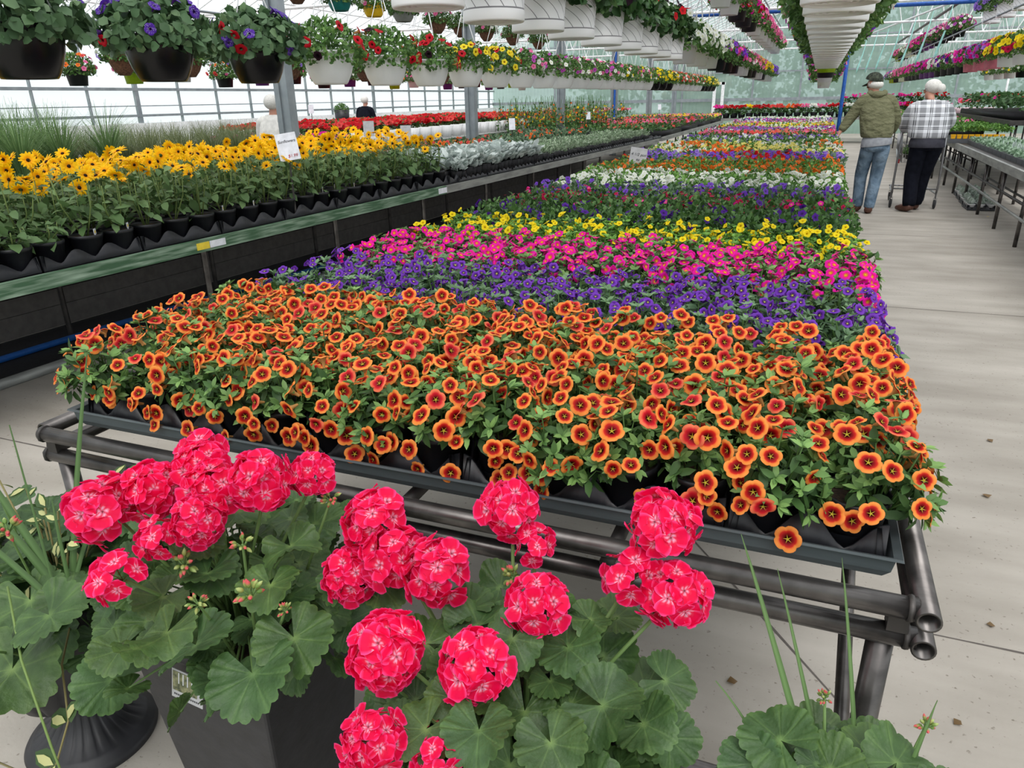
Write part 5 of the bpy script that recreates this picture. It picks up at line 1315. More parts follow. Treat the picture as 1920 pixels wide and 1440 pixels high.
# bottom right: pot with geranium leaves and spikes
pr = thing('planter_with_spikes', 'geranium and spike plant in a black pot at the bottom right beside the bench leg', 'potted plant', (.135, .72, 0), 0)
t = MB(); t.lathe([(0, 0), (.09, 0), (.10, .02), (.14, .54), (.155, .55), (.155, .58), (.14, .58), (.135, .55), (0, .55)], 40); obj('pot', t.mesh('pot', 'planter'), pr)
geranium(pr, (.135, .74, .55), .15, .15, 26, .05, [], [(.098, .829, .762, .012), (.22, .843, .745, .014)], 24,
    hero=[((.05, .775, .725), (-.1, -.4, .9), .055), ((.185, .79, .725), (.1, -.4, .9), .048), ((.11, .76, .715), (0, -.5, .9), .05), ((.02, .75, .70), (-.3, -.5, .8), .045), ((.23, .77, .70), (.4, -.4, .8), .045)], ymax=.93)
mb = MB(); pc = Vector((.135, .72, 0)); SP2 = rgb(84, 112, 62)
for b0, tip, sg, w in (((.13, .77, .56), (-.031, .908, .937), .01, .0066), ((.14, .77, .56), (.021, .910, .892), .01, .0045), ((.165, .78, .56), (.102, .948, .904), .02, .0045), ((.18, .77, .58), (.222, .832, .80), 0, .006), ((.10, .77, .57), (-.04, .83, .745), .02, .003), ((.12, .77, .56), (.03, .86, .80), .01, .003)):
    blade(mb, Vector(b0) - pc, Vector(tip) - pc, sg, w, SP2)
obj('spike_leaves', mb.mesh('spike_leaves', 'leaf'), pr)

# fallen petals and leaves on the concrete
fm = MB(); fm.addT(T_diamond(.5, .2), lframe((0, 0, .004), (1, 0, .1), (0, 0, 1), .03), rgb(120, 95, 60)); lm = fm.mesh('fallen_leaf', 'leaf')
fm = MB(); fm.addT(D['yellow'], frame((0, 0, .006), (0, 0, 1), 0, .02)); lm2 = fm.mesh('fallen_flower', 'petal')
for i, (x, y) in enumerate([(.65, 2.16), (.30, 2.0), (.22, 2.5), (.52, 1.72), (.9, 3.6), (1.3, 3.2), (.1, 1.5), (.75, 1.9), (1.2, 2.4), (2.15, 10.9), (-.05, 1.65), (.8, 3.0)]):
    o = obj('fallen_flower' if i in (6, 9, 2) else 'fallen_leaf', lm2 if i in (6, 9, 2) else lm, None, (x, y, .002), (0, 0, i * 1.3), (.8 + .2 * (i % 3),) * 3)
    tag(o, '%s lying on the concrete, %s from the front leg of the bench' % ('yellow fallen flower' if i in (6, 9, 2) else 'small dry leaf', ordn(i + 1) + ' one'), 'litter', 'litter on the floor')

# ------------------------------------------------------------------ people
def skin(name, J, E, m, parent, root_j, lvl=2):
    names = list(J); me = bpy.data.meshes.new(name + '_tmp'); me.from_pydata([J[k][:3] for k in names], [(names.index(a), names.index(b_)) for a, b_ in E], [])
    o = bpy.data.objects.new(name, me); C.objects.link(o)
    o.modifiers.new('skin', 'SKIN'); 
    if not me.skin_vertices: 
        me.attributes.new  # layer is made by the modifier in the UI only
    sv = me.skin_vertices[0].data if me.skin_vertices else None
    if sv is None: raise RuntimeError('no skin layer')
    for i, k in enumerate(names):
        r = J[k][3]; sv[i].radius = (r[0], r[1]) if isinstance(r, tuple) else (r, r); sv[i].use_root = (k == root_j)
    s = o.modifiers.new('sub', 'SUBSURF'); s.levels = s.render_levels = lvl; o.modifiers['skin'].branch_smoothing = .6
    bpy.context.view_layer.update()
    ev = o.evaluated_get(bpy.context.evaluated_depsgraph_get()); m2 = bpy.data.meshes.new_from_object(ev); bpy.data.objects.remove(o)
    m2.materials.clear(); m2.materials.append(M[m]); m2.polygons.foreach_set('use_smooth', [True] * len(m2.polygons))
    return obj(name, m2, parent)
# the skin layer has to exist before the modifier is evaluated: make it once through a data-level helper
def skin2(name, J, E, m, parent, root_j, lvl=2):
    names = list(J); bm_me = bpy.data.meshes.new(name); 
    import bmesh
    bm = bmesh.new(); lay = bm.verts.layers.skin.verify(); vs = []
    for k in names:
        v = bm.verts.new(J[k][:3]); r = J[k][3]; v[lay].radius = (r[0], r[1]) if isinstance(r, tuple) else (r, r); v[lay].use_root = (k == root_j); vs.append(v)
    for a, b_ in E: bm.edges.new((vs[names.index(a)], vs[names.index(b_)]))
    bm.to_mesh(bm_me); bm.free()
    o = bpy.data.objects.new(name, bm_me); C.objects.link(o)
    sk = o.modifiers.new('skin', 'SKIN'); sk.branch_smoothing = .7
    s = o.modifiers.new('sub', 'SUBSURF'); s.levels = s.render_levels = lvl
    bpy.context.view_layer.update()
    ev = o.evaluated_get(bpy.context.evaluated_depsgraph_get()); m2 = bpy.data.meshes.new_from_object(ev); bpy.data.objects.remove(o)
    m2.name = name; m2.materials.clear(); m2.materials.append(M[m]); m2.polygons.foreach_set('use_smooth', [True] * len(m2.polygons))
    return obj(name, m2, parent)
def hand_chain(J, E, pre, wrist, d, side, curl=.35):
    """palm and five fingers growing from a wrist joint; d = pointing direction, side = towards the thumb"""
    w = Vector(J[wrist][:3]); d = Vector(d).normalized(); side = Vector(side); side = (side - d * side.dot(d)).normalized(); nrm = d.cross(side)
    J[pre + 'palm'] = (*(w + d * .05), (.028, .014)); E.append((wrist, pre + 'palm')); J[pre + 'kn'] = (*(w + d * .088), (.034, .012)); E.append((pre + 'palm', pre + 'kn'))
    for i, (o, l) in enumerate(((.030, .068), (.010, .078), (-.010, .072), (-.030, .056))):
        a = w + d * .095 + side * o; J[pre + 'a%d' % i] = (*a, .0095); E.append((pre + 'kn', pre + 'a%d' % i))
        b_ = a + (d + nrm * curl).normalized() * l * .5; J[pre + 'b%d' % i] = (*b_, .0085); E.append((pre + 'a%d' % i, pre + 'b%d' % i))
        c = b_ + (d + nrm * curl * 2.4).normalized() * l * .5; J[pre + 'c%d' % i] = (*c, .0075); E.append((pre + 'b%d' % i, pre + 'c%d' % i))
    t0 = w + d * .045 + side * .034; J[pre + 't0'] = (*t0, .012); E.append((pre + 'palm', pre + 't0')); t1 = t0 + (d * .8 + side * .6 + nrm * .2).normalized() * .045; J[pre + 't1'] = (*t1, .0095); E.append((pre + 't0', pre + 't1'))
def head_mesh(name, parent, c, rz, tilt, m='skin'): pass
def person(label, org, P, female=False):
    """P: joint dictionary in coordinates relative to org (person faces +y)"""
    root = thing('person', label, 'person', org, 0)
    J = {}; E = []
    def add(k, p, r, to=None):
        J[k] = (*p, r)
        if to: E.append((to, k))
    add('pelvis', P['pelvis'], (.10, .08)); add('belly', P['belly'], (.11, .085), 'pelvis'); add('chest', P['chest'], (.11, .08), 'belly'); add('top', (Vector(P['neck0']) * .75 + Vector(P['chest']) * .25), (.07, .06), 'chest'); add('neck0', P['neck0'], .05, 'top'); add('neck1', P['neck1'], .055, 'neck0')
    hd = Vector(P['head']); n1 = Vector(P['neck1']); ax = (hd - n1).normalized()
    add('skull0', n1 + ax * .05 + Vector(P['face']) * .015, (.068, .072), 'neck1'); add('skull1', n1 + ax * .12 + Vector(P['face']) * .01, (.076, .088), 'skull0'); add('skull2', n1 + ax * .185, (.062, .075), 'skull1')
    f = Vector(P['face']).normalized(); rt = f.cross(Vector((0, 0, 1))).normalized()
    add('nose', n1 + ax * .105 + f * .105, .014, 'skull1'); add('chin', n1 + ax * .035 + f * .075, .026, 'skull0')
    for s, q in (('l', -1), ('r', 1)): add('ear' + s, n1 + ax * .105 + rt * q * .083 - f * .005, (.012, .02), 'skull1')
    for s in 'lr':
        add('sh' + s, P['sh' + s], .040, 'top'); add('el' + s, P['el' + s], .038, 'sh' + s); add('wr' + s, P['wr' + s], .030, 'el' + s)
        hand_chain(J, E, s, 'wr' + s, Vector(P['wr' + s]) - Vector(P['el' + s]) + Vector(P.get('hd' + s, (0, 0, 0))), (-.3 if s == 'l' else -.3, .8, .2))
        add('hip' + s, P['hip' + s], .055, 'pelvis'); add('kn' + s, P['kn' + s], .048, 'hip' + s); add('an' + s, P['an' + s], .036, 'kn' + s); toe = Vector(P['an' + s]) + Vector(P['toe' + s]); add('toe' + s, toe, .032, 'an' + s)
    body = skin2('body', J, E, 'skin', root, 'pelvis')
    return root
def cloth(root, name, m, J, E, rj, lvl=2):
    if 'n0' in J:      # shoulders hang from a yoke below the collar
        c_ = Vector(J['chest'][:3]); n_ = Vector(J['n0'][:3]); k_ = J['chest'][3]
        J['top'] = (*(n_ * .72 + c_ * .28), (k_[0] * .78, k_[1] * .86)); E = [e for e in E if e not in (('chest', 'n0'), ('chest', 'sl'), ('chest', 'sr'))] + [('chest', 'top'), ('top', 'n0'), ('top', 'sl'), ('top', 'sr')]
        J = {k: (*v[:3], tuple(x * 1.14 for x in v[3]) if isinstance(v[3], tuple) else v[3] * 1.06) for k, v in J.items()}
    return skin2(name, {k: v for k, v in J.items()}, E, m, root, rj, lvl)
def loft_torso(root, name, m, P, rings, arms, rs=(.088, .068, .045), tuck=.0):
    """garment: elliptical rings up the spine and two tapering sleeves"""
    sp = [Vector(P['pelvis']), Vector(P['belly']), Vector(P['chest']), Vector(P['neck0'])]
    def spine(z):
        for a, b_ in zip(sp[:-1], sp[1:]):
            if z <= b_.z or b_ is sp[-1]: t = (z - a.z) / (b_.z - a.z); return a + (b_ - a) * t
    mb = MB(); n = 40; V = []; F = []; r_ = random.Random(hash_(name))
    for i, (z, rx, ry) in enumerate(rings):
        c_ = spine(z)
        for k in range(n):
            a = 2 * PI * k / n; w = 1 + .018 * math.sin(5 * a + z * 31) + .014 * math.sin(9 * a - z * 47) + .02 * math.sin(z * 60 + 2 * math.cos(a)) * (z < rings[0][0] + .2)
            ca_, sa_ = math.cos(a), math.sin(a); V.append((c_.x + rx * w * math.copysign(abs(ca_) ** .85, ca_), c_.y + ry * w * math.copysign(abs(sa_) ** .85, sa_), z))
    for i in range(len(rings) - 1):
        for k in range(n): k2 = (k + 1) % n; F.append((i * n + k, i * n + k2, (i + 1) * n + k2, (i + 1) * n + k))
    mb.add(V, F)
    for s in arms:
        sh, el, wr = Vector(P['sh' + s]), Vector(P['el' + s]), Vector(P['wr' + s]); ins = spine(sh.z - .03); ins.z = sh.z - .035
        pts = [ins * .55 + sh * .45, sh * .85 + ins * .15, sh * .9 + el * .1 + Vector((0, 0, .0)), sh * .5 + el * .5, el * .95 + sh * .05, el * .8 + wr * .2, el * .45 + wr * .55, wr * .98 + el * .02]
        rr_ = [rs[0] * .95, rs[0] * 1.02, rs[0], (rs[0] + rs[1]) / 2 * .97, rs[1] * 1.03, rs[1], (rs[1] + rs[2]) / 2, rs[2]]
        mb.tube(pts, rr_, 20)
    o = obj(name, mb.mesh(name, m), root); s_ = o.modifiers.new('sub', 'SUBSURF'); s_.levels = s_.render_levels = 1
    return o
def loft_trousers(root, name, m, P, pel, rl):
    mb = MB(); n = 36; V = []; F = []; pv_ = Vector(P['pelvis'])
    rings = [(.09, pel[0] * .93, pel[1] * .93), (.03, pel[0], pel[1]), (-.04, pel[0] * 1.03, pel[1] * 1.06), (-.09, pel[0] * .99, pel[1] * 1.02), (-.125, pel[0] * .8, pel[1] * .8)]
    for z, rx, ry in rings:
        for k in range(n): a = 2 * PI * k / n; V.append((pv_.x + rx * math.cos(a), pv_.y + ry * math.sin(a), pv_.z + z))
    for i in range(len(rings) - 1):
        for k in range(n): k2 = (k + 1) % n; F.append((i * n + k, i * n + k2, (i + 1) * n + k2, (i + 1) * n + k))
    F.append(tuple(range((len(rings) - 1) * n, len(rings) * n))); mb.add(V, F)
    for s in 'lr':
        h, k_, a_ = Vector(P['hip' + s]), Vector(P['kn' + s]), Vector(P['an' + s]); a_ = a_ + Vector((0, 0, -.035))
        pts = [h + Vector((0, 0, .05)), h + Vector((0, 0, -.03)), h * .6 + k_ * .4, h * .2 + k_ * .8, k_, k_ * .75 + a_ * .25, k_ * .4 + a_ * .6, k_ * .12 + a_ * .88, a_]
        rr_ = [rl[0] * .9, rl[0], rl[0] * .92, rl[1] * 1.05, rl[1], rl[1] * .98, rl[1] * .9, rl[2] * 1.08, rl[2]]
        mb.tube(pts, [q * (1 + .03 * math.sin(i * 2.3)) for i, q in enumerate(rr_)], 20)
    o = obj(name, mb.mesh(name, m), root); s_ = o.modifiers.new('sub', 'SUBSURF'); s_.levels = s_.render_levels = 1; return o
def ell(name, parent, m, c, r, rot=(0, 0, 0), n=20, cut=None, bumps=0.):
    mb = MB(); V = []; F = []; k = 12
    for i in range(k + 1):
        th = PI * i / k
        for j in range(n):
            a = 2 * PI * j / n; w = 1 + bumps * math.sin(9 * a + 3 * th); V.append((r[0] * math.sin(th) * math.cos(a) * w, r[1] * math.sin(th) * math.sin(a) * w, r[2] * math.cos(th)))
    for i in range(k):
        if cut is not None and math.cos(PI * (i + 1) / k) < cut: break
        for j in range(n): j2 = (j + 1) % n; F.append((i * n + j, (i + 1) * n + j, (i + 1) * n + j2, i * n + j2))
    mb.add(V, F); o = obj(name, mb.mesh(name, m), parent, c, rot); return o
# man: reaching left over the flowers
mo = (.70, 10.9, 0)
def rel(o, **kw): return {k: (v[0] - o[0], v[1] - o[1], v[2] - o[2]) if not k.startswith(('face', 'toe', 'hd')) else v for k, v in kw.items()}
MP = rel(mo, pelvis=(.735, 10.9, .90), belly=(.715, 10.92, 1.06), chest=(.68, 10.97, 1.33), neck0=(.665, 11.0, 1.455), neck1=(.64, 11.03, 1.50), head=(.60, 11.07, 1.68), shl=(.525, 10.96, 1.42), ell=(.385, 10.98, 1.19), wrl=(.285, 10.92, 1.02),
         shr=(.83, 10.98, 1.41), elr=(.93, 10.98, 1.16), wrr=(.915, 11.15, 1.0), hipl=(.655, 10.92, .84), knl=(.62, 11.06, .47), anl=(.63, 11.02, .09), hipr=(.815, 10.9, .84), knr=(.80, 10.98, .47), anr=(.76, 10.86, .09), face=(-.75, .6, -.3), toel=(-.03, .13, -.05), toer=(.01, .13, -.05), hdl=(-.02, 0, -.05))
man = person('person in olive hooded sweatshirt, cap and faded jeans reaching over the flowers', mo, MP)
def sub(P, keys, radii, edges): return {k: (*P[k], r) for k, r in zip(keys, radii)}, edges
loft_torso(man, 'hooded_sweatshirt', 'hoodie', MP, [(.965, .165, .125), (.95, .178, .138), (.985, .19, .15), (1.04, .20, .155), (1.15, .205, .155), (1.28, .208, .15), (1.36, .205, .14), (1.42, .18, .12), (1.455, .13, .10), (1.49, .085, .082)], 'lr', (.086, .068, .046))
ho = MB(); nk = Vector(MP['neck0']) + Vector((0, 0, .0)); ho.tube([nk + Vector((.085 * math.cos(a), -.01 + .085 * math.sin(a), .035 + .02 * math.sin(a))) for a in np.linspace(-3.6, .5, 16)], [.02] + [.036] * 5 + [.045] * 4 + [.036] * 5 + [.02], 10); obj('hood', ho.mesh('hood', 'hoodie'), man)
pv = Vector(MP['pelvis'])
t = MB(); t.lathe([(.150, .12), (.168, .03), (.172, -.045), (.169, -.051), (.155, .02)], 36, lobes=7, lob=.02, mtx=[[1.05, 0, 0, pv.x], [0, .80, 0, pv.y], [.12, 0, 1, pv.z + .005], [0, 0, 0, 1]]); obj('tee_shirt', t.mesh('tee_shirt', 'grey_tee'), man)
def trousers(root, P, m, rh, rk, ra, pel=(.165, .125), nm='jeans'):
    J = {'w': (*(Vector(P['pelvis']) + Vector((0, 0, .09))), pel), 'p': (*(Vector(P['pelvis']) + Vector((0, 0, .0))), (pel[0] * 1.04, pel[1] * 1.05)), 'q': (*(Vector(P['pelvis']) + Vector((0, 0, -.07))), (pel[0] * 1.02, pel[1]))}; E = [('w', 'p'), ('p', 'q')]
    for s in 'lr':
        J['h' + s] = (*(Vector(P['hip' + s]) * .75 + Vector(P['kn' + s]) * .25), rh); J['m' + s] = (*((Vector(P['hip' + s]) + Vector(P['kn' + s])) / 2), (rh + rk) / 2); J['k' + s] = (*P['kn' + s], rk); J['c' + s] = (*((Vector(P['an' + s]) + Vector(P['kn' + s])) / 2), (rk + ra) / 2 + .004); J['a' + s] = (*(Vector(P['an' + s]) + Vector((0, 0, -.01))), ra)
        E += [('q', 'h' + s), ('h' + s, 'm' + s), ('m' + s, 'k' + s), ('k' + s, 'c' + s), ('c' + s, 'a' + s)]
    return cloth(root, nm, m, J, E, 'p')
loft_trousers(man, 'jeans', 'jeans', MP, (.162, .125), (.098, .078, .064))
def shoe(root, a, toe, m='shoe'):
    a = Vector(a); d = Vector(toe); d.z = 0; d.normalize(); t = MB(); t.tube([a + Vector((0, 0, -.02)) - d * .04, a + Vector((0, 0, -.045)) + d * .03, a + Vector((0, 0, -.055)) + d * .13, a + Vector((0, 0, -.06)) + d * .19], [.046, .052, .044, .026], 12)
    o = obj('shoe', t.mesh('shoe', m), root); s = MB(); s.tube([a + Vector((0, 0, -.085)) - d * .07, a + Vector((0, 0, -.085)) + d * .19], [.05, .042], 10, mtx=[[1, 0, 0, 0], [0, 1, 0, 0], [0, 0, .25, -.062 ], [0, 0, 0, 1]]); obj('sole', s.mesh('sole', 'shoe_sole'), o)
for s in 'lr': shoe(man, MP['an' + s], MP['toe' + s])
hc = Vector(MP['neck1']) + (Vector(MP['head']) - Vector(MP['neck1'])).normalized() * .135
hz = math.atan2(.6, -.75) - PI / 2
cap = ell('cap', man, 'cap', hc + Vector((0, 0, .015)), (.098, .112, .098), (.22, 0, hz), cut=-.05)
fd = Vector((-.75, .6, -.42)).normalized(); bm_ = MB(); sdv = fd.cross(Vector((0, 0, 1))).normalized(); V = []; 
for i in range(9):
    s = (i / 8 - .5) * 2
    for q in (0, .5, 1): V.append(hc + Vector((0, 0, .012)) + sdv * s * .08 * (1 - .15 * q) + fd * (.085 * math.sqrt(1 - s * s * .7) + q * .085 * math.sqrt(max(0, 1 - s * s))) + Vector((0, 0, -.02 * s * s)))
bm_.add([tuple(v) for v in V], [(3 * i + j, 3 * i + j + 1, 3 * i + j + 4, 3 * i + j + 3) for i in range(8) for j in range(2)]); bo = obj('cap_brim', bm_.mesh('cap_brim', 'cap'), man); sm = bo.modifiers.new('thick', 'SOLIDIFY'); sm.thickness = .006
ell('hair', man, 'hair', hc + Vector((.022, -.02, -.035)), (.086, .094, .062), (.1, 0, hz), bumps=.02)
# woman at the cart
wo = (1.32, 11.2, 0)
WP = rel(wo, pelvis=(1.35, 11.2, .90), belly=(1.345, 11.24, 1.04), chest=(1.33, 11.28, 1.26), neck0=(1.33, 11.32, 1.39), neck1=(1.325, 11.36, 1.42), head=(1.31, 11.42, 1.58), shl=(1.155, 11.30, 1.31), ell=(1.06, 11.34, 1.10), wrl=(1.12, 11.55, 1.02),
         shr=(1.505, 11.32, 1.31), elr=(1.60, 11.36, 1.12), wrr=(1.50, 11.56, 1.03), hipl=(1.275, 11.2, .84), knl=(1.25, 11.26, .46), anl=(1.262, 11.12, .10), hipr=(1.44, 11.22, .84), knr=(1.385, 11.34, .46), anr=(1.36, 11.36, .10), face=(-.7, .6, -.35), toel=(-.1, .1, -.05), toer=(.02, .13, -.05), hdl=(0, .1, 0), hdr=(0, .1, 0))
wom = person('person with a white hair bun, plaid shirt and black trousers pushing the cart', wo, WP, True)
loft_torso(wom, 'plaid_shirt', 'plaid', WP, [(.945, .19, .15), (.93, .215, .168), (.965, .232, .182), (1.04, .242, .19), (1.15, .24, .185), (1.25, .225, .168), (1.32, .198, .14), (1.36, .15, .115), (1.40, .088, .085)], 'lr', (.094, .080, .058))
pv = Vector(WP['pelvis']); t = MB(); t.lathe([(.17, .10), (.200, .0), (.206, -.065), (.201, -.07), (.17, .0)], 36, lobes=7, lob=.02, mtx=[[1.03, 0, 0, pv.x], [0, .84, 0, pv.y], [0, 0, 1, pv.z - .01], [0, 0, 0, 1]]); obj('undershirt', t.mesh('undershirt', 'dark_tee'), wom)
loft_trousers(wom, 'trousers', 'black_cloth', WP, (.19, .155), (.118, .095, .078))
for s in 'lr': shoe(wom, WP['an' + s], WP['toe' + s])
hc = Vector(WP['neck1']) + (Vector(WP['head']) - Vector(WP['neck1'])).normalized() * .12
ell('hair', wom, 'hair', hc + Vector((.018, -.018, .026)), (.094, .104, .088), (.2, 0, .8), bumps=.012)
ell('hair_bun', wom, 'hair', hc + Vector((.10, -.085, .0)), (.052, .05, .055), bumps=.05)
gl = MB(); f = Vector((-.7, .6, -.2)).normalized(); rtv = f.cross(Vector((0, 0, 1))).normalized()
for q in (-1, 1):
    c_ = hc + f * .095 + rtv * q * .034 + Vector((0, 0, -.01)); gl.tube([c_ + rtv * .026 * math.cos(a) + Vector((0, 0, .02 * math.sin(a))) for a in np.linspace(0, 2 * PI, 13)], .002, 4); gl.tube([c_ + rtv * q * .026, hc + rtv * q * .09 + Vector((0, 0, 0))], .002, 4)
obj('glasses', gl.mesh('glasses', 'steel_dark'), wom)
# shopping cart
ct = thing('shopping_cart', 'grey wire shopping cart pushed by the woman in the plaid shirt', 'cart', (1.34, 11.9, 0), 0)
def cpart(n_, mb, m, sm_=True): return obj(n_, mb.mesh(n_, m, sm_), ct)
for q in (-1, 1):
    t = MB(); t.tube([(q * .26, -.36, 1.0), (q * .265, -.38, .90), (q * .275, -.40, .35), (q * .27, -.38, .2), (q * .24, .3, .2), (q * .22, .45, .22)], .014, 8); t.tube([(q * .26, -.36, 1.0), (q * .26, -.30, .62), (q * .22, .48, .72)], .011, 6); cpart('side_frame', t, 'chrome')
t = MB(); t.tube([(-.26, -.36, 1.0), (.26, -.36, 1.0)], .017, 10); cpart('handle', t, 'red_plastic')
t = MB(); t.tube([(-.27, -.39, .26), (.27, -.39, .26)], .010, 6); t.tube([(-.25, .4, .22), (.25, .4, .22)], .010, 6)
for k in range(9): x = -.22 + .055 * k; t.tube([(x, -.36, .24), (x * .9, .4, .22)], .003, 4)
cpart('lower_rack', t, 'chrome')
t = MB()
for z, s in ((.60, .86), (.70, .92), (.80, .97), (.95, 1.0)):
    t.tube([(-.25 * s, -.30, z), (-.22 * s, .50, z), (.22 * s, .50, z), (.25 * s, -.30, z), (-.25 * s, -.30, z)], .003, 4)
for k in range(12):
    a = -.24 + .48 * k / 11; t.tube([(a * .86, -.30, .6), (a, -.30, .95)], .0025, 4); t.tube([(a * .8, .5, .6), (a * .9, .5, .95)], .0025, 4); t.tube([(a * .86, -.30, .6), (a * .8, .5, .6)], .0025, 4)
for k in range(14):
    y = -.28 + .78 * k / 13
    for q in (-1, 1): t.tube([(q * .21, y, .6), (q * .24, y, .95)], .0025, 4)
cpart('basket', t, 'chrome')
t = MB(); t.box((-.255, -.37, .62), (.03, .06, .05)); cpart('corner_guard', t, 'red_plastic', False)
for i, (x, y) in enumerate(((-.27, -.38), (.27, -.38), (-.22, .42), (.22, .42))):
    t = MB(); t.lathe([(0, -.014), (.052, -.014), (.06, -.008), (.06, .008), (.052, .014), (0, .014)], 20, mtx=frame((x, y, .062), (1, 0, 0))); w = cpart('wheel', t, 'rubber')
    t = MB(); t.tube([(x, y, .2), (x, y, .13)], .012, 6); t.box((x - .02, y, .10), (.004, .03, .1)); t.box((x + .02, y, .10), (.004, .03, .1)); obj('fork', t.mesh('fork', 'chrome', False), w)
t = MB(); t.lathe([(0, 0), (.05, 0), (.06, .1), (0, .1)], 14, col=rgb(30, 30, 30)); me_ = rng.choice(BF['calibr'])[0]
cp = obj('potted_plant', t.mesh('pot', 'black_plastic'), None, (1.27, 12.05, .61)); tag(cp, 'small potted plant standing in the wire shopping cart', 'potted plant'); obj('foliage', me_, cp, (0, 0, .1), (0, 0, 0), (.5, .5, .6))
# two far visitors on the left
def small_person(org, shirt, label, h=1.62, facing=(0, 1, 0)):
    x, y, z = org; k = h / 1.7
    P = dict(pelvis=(0, 0, .92 * k), belly=(0, 0, 1.06 * k), chest=(0, .02, 1.28 * k), neck0=(0, .03, 1.43 * k), neck1=(0, .04, 1.47 * k), head=(0, .06, 1.66 * k), shl=(-.17, .02, 1.38 * k), ell=(-.24, .05, 1.12 * k), wrl=(-.2, .26, 1.02 * k), shr=(.17, .02, 1.38 * k), elr=(.24, .05, 1.12 * k), wrr=(.2, .26, 1.02 * k),
             hipl=(-.09, 0, .85 * k), knl=(-.09, .03, .47 * k), anl=(-.09, 0, .09), hipr=(.09, 0, .85 * k), knr=(.09, .03, .47 * k), anr=(.09, 0, .09), face=facing, toel=(0, .13, -.05), toer=(0, .13, -.05))
    root = person(label, org, P)
    loft_torso(root, 'shirt', shirt, P, [(.94 * k, .17, .13), (.93 * k, .18, .14), (1.1 * k, .19, .14), (1.3 * k, .19, .13), (1.38 * k, .15, .10), (1.45 * k, .08, .08)], 'lr', (.075, .06, .045)); loft_trousers(root, 'trousers', 'black_cloth', P, (.155, .12), (.09, .075, .06))
    for s in 'lr': shoe(root, P['an' + s], P['toe' + s])
    ell('hair', root, 'hair', (0, .035, 1.60 * k), (.09, .1, .09), bumps=.02); return root
small_person((-6.15, 7.62, 0), 'white_cloth', 'person in a white shirt partly hidden behind the nearest roof post')
small_person((-10.4, 16.4, 0), 'black_cloth', 'person in black by the left wall beyond the red geraniums', 1.66)
t = MB(); t.lathe([(0, 0), (.14, 0), (.17, .34), (0, .33)], 16); o = obj('tub', t.mesh('tub', 'black_plastic'), None, (-9.85, 14.6, 1.02)); tag(o, 'black tub with a leafy plant standing left of the person in black', 'potted plant'); obj('foliage', BF['calibr'][0][0], o, (0, 0, .33), (0, 0, 0), (.8,) * 3)
simple_bench(-10.2, -9.7, 13, 17, 1.0, 'narrow shelf by the left wall carrying a black tub', 2.)

# ------------------------------------------------------------------ right bench
RT = .75; RA = -.018
def RB(x, y, z=0.): return Vector((1.93 + x + (y - 8.68) * .021, y, z))
b = thing('plant_bench', 'bench with a wide grey metal edge on the right, seedlings on top', 'bench', RB(0, 5, 0), RA)
mb = MB(); mb.box((.02, 5, RT - .04), (.035, 10, .085)); part('front_board', mb, 'alu', b, False)
mb = MB(); mb.box((.39, 5, RT - .01), (.76, 10, .02)); part('bench_top', mb, 'steel_dark', b, False)
for k in range(9):
    y = .3 + 1.16 * k
    for x in (.1, .70):
        mb = MB(); mb.tube([(x, y, 0), (x, y, RT - .03)], .02, 8); part('leg', mb, 'steel', b)
for x, z, m in ((.06, .30, 'alu'), (.1, .42, 'steel_dark'), (.70, .42, 'alu'), (.70, .15, 'steel_dark')):
    mb = MB(); mb.tube([(x, 0, z), (x, 10, z)], .016, 8); part('side_bar', mb, m, b)
mb = MB(); mb.box((4.35, 12, .3), (.05, 14, .6)); tag(obj('brown_panel', mb.mesh('brown_panel', mat('brown_board', rgb(70, 52, 46), .85), False)), 'dull brown low panel behind the legs of the right bench', 'panel')
seed_m = []
for i in range(3):
    r_ = random.Random(500 + i); mb = MB()
    for a in range(5):
        for c_ in range(3):
            x = -.11 + .055 * a; y = -.055 + .055 * c_
            for k in range(7): mb.addT(L2, lframe((x + r_.uniform(-.01, .01), y + r_.uniform(-.01, .01), .06 + .03 * r_.random()), usph(r_) + Vector((0, 0, .5)), (0, 0, 1), .038), mixc(rgb(95, 130, 95), rgb(170, 195, 170), r_.random()))
    mb.tube([(-.13, -.07, .05), (-.13, -.07, .14)], .003, 4, col=rgb(220, 230, 230))
    seed_m.append(mb.mesh('seedlings', 'leaf'))
tr = MB(); tr.box((0, 0, .028), (.29, .18, .055), taper=.92); tray_s = tr.mesh('cell_tray', 'grey_tray', False)
n_ = 0
for j in range(3):
    for k in range(22):
        y = 7.2 + k * .295 
        if y > 13.2: break
        n_ += 1; x = .2 + j * .19
        o = obj('seedling_tray', tray_s, None, RB(x, y, RT), (0, 0, PI / 2 + RA)); obj('seedlings', seed_m[(j + k) % 3], o)
        tag(o, 'grey tray of silvery seedlings on the right bench, %s row, %s from the near end' % (ordn(j + 1), ordn(k + 1)), 'seedling tray', 'seedling trays on the right bench')
        if j == 0 and y < 11:
            t = MB(); 
            for q in range(5): t.box((-.1 + q * .05, -.06, .10), (.008, .002, .13)); 
            obj('tags', t.mesh('tags', 'paper', False), o, (0, 0, 0))
yt = MB(); yt.box((0, 0, .03), (.068, .068, .06), taper=.75); ytm = yt.mesh('yellow_cell_pot', 'yellow_tray', False)
for k in range(9):
    o = obj('yellow_cell_pot', ytm, None, (1.96 + k * .08, 13.42, RT + .065)); tag(o, 'yellow plastic cell pot on the right bench, %s from the left' % ordn(k + 1), 'pot', 'yellow cell pots')
mb = MB(); mb.box((2.3, 14.05, RT + .03), (.8, 1.35, .06)); tag(obj('grey_flat', mb.mesh('grey_flat', 'grey_tray', False)), 'grey flat under the yellow cell pots and green seedlings', 'tray')
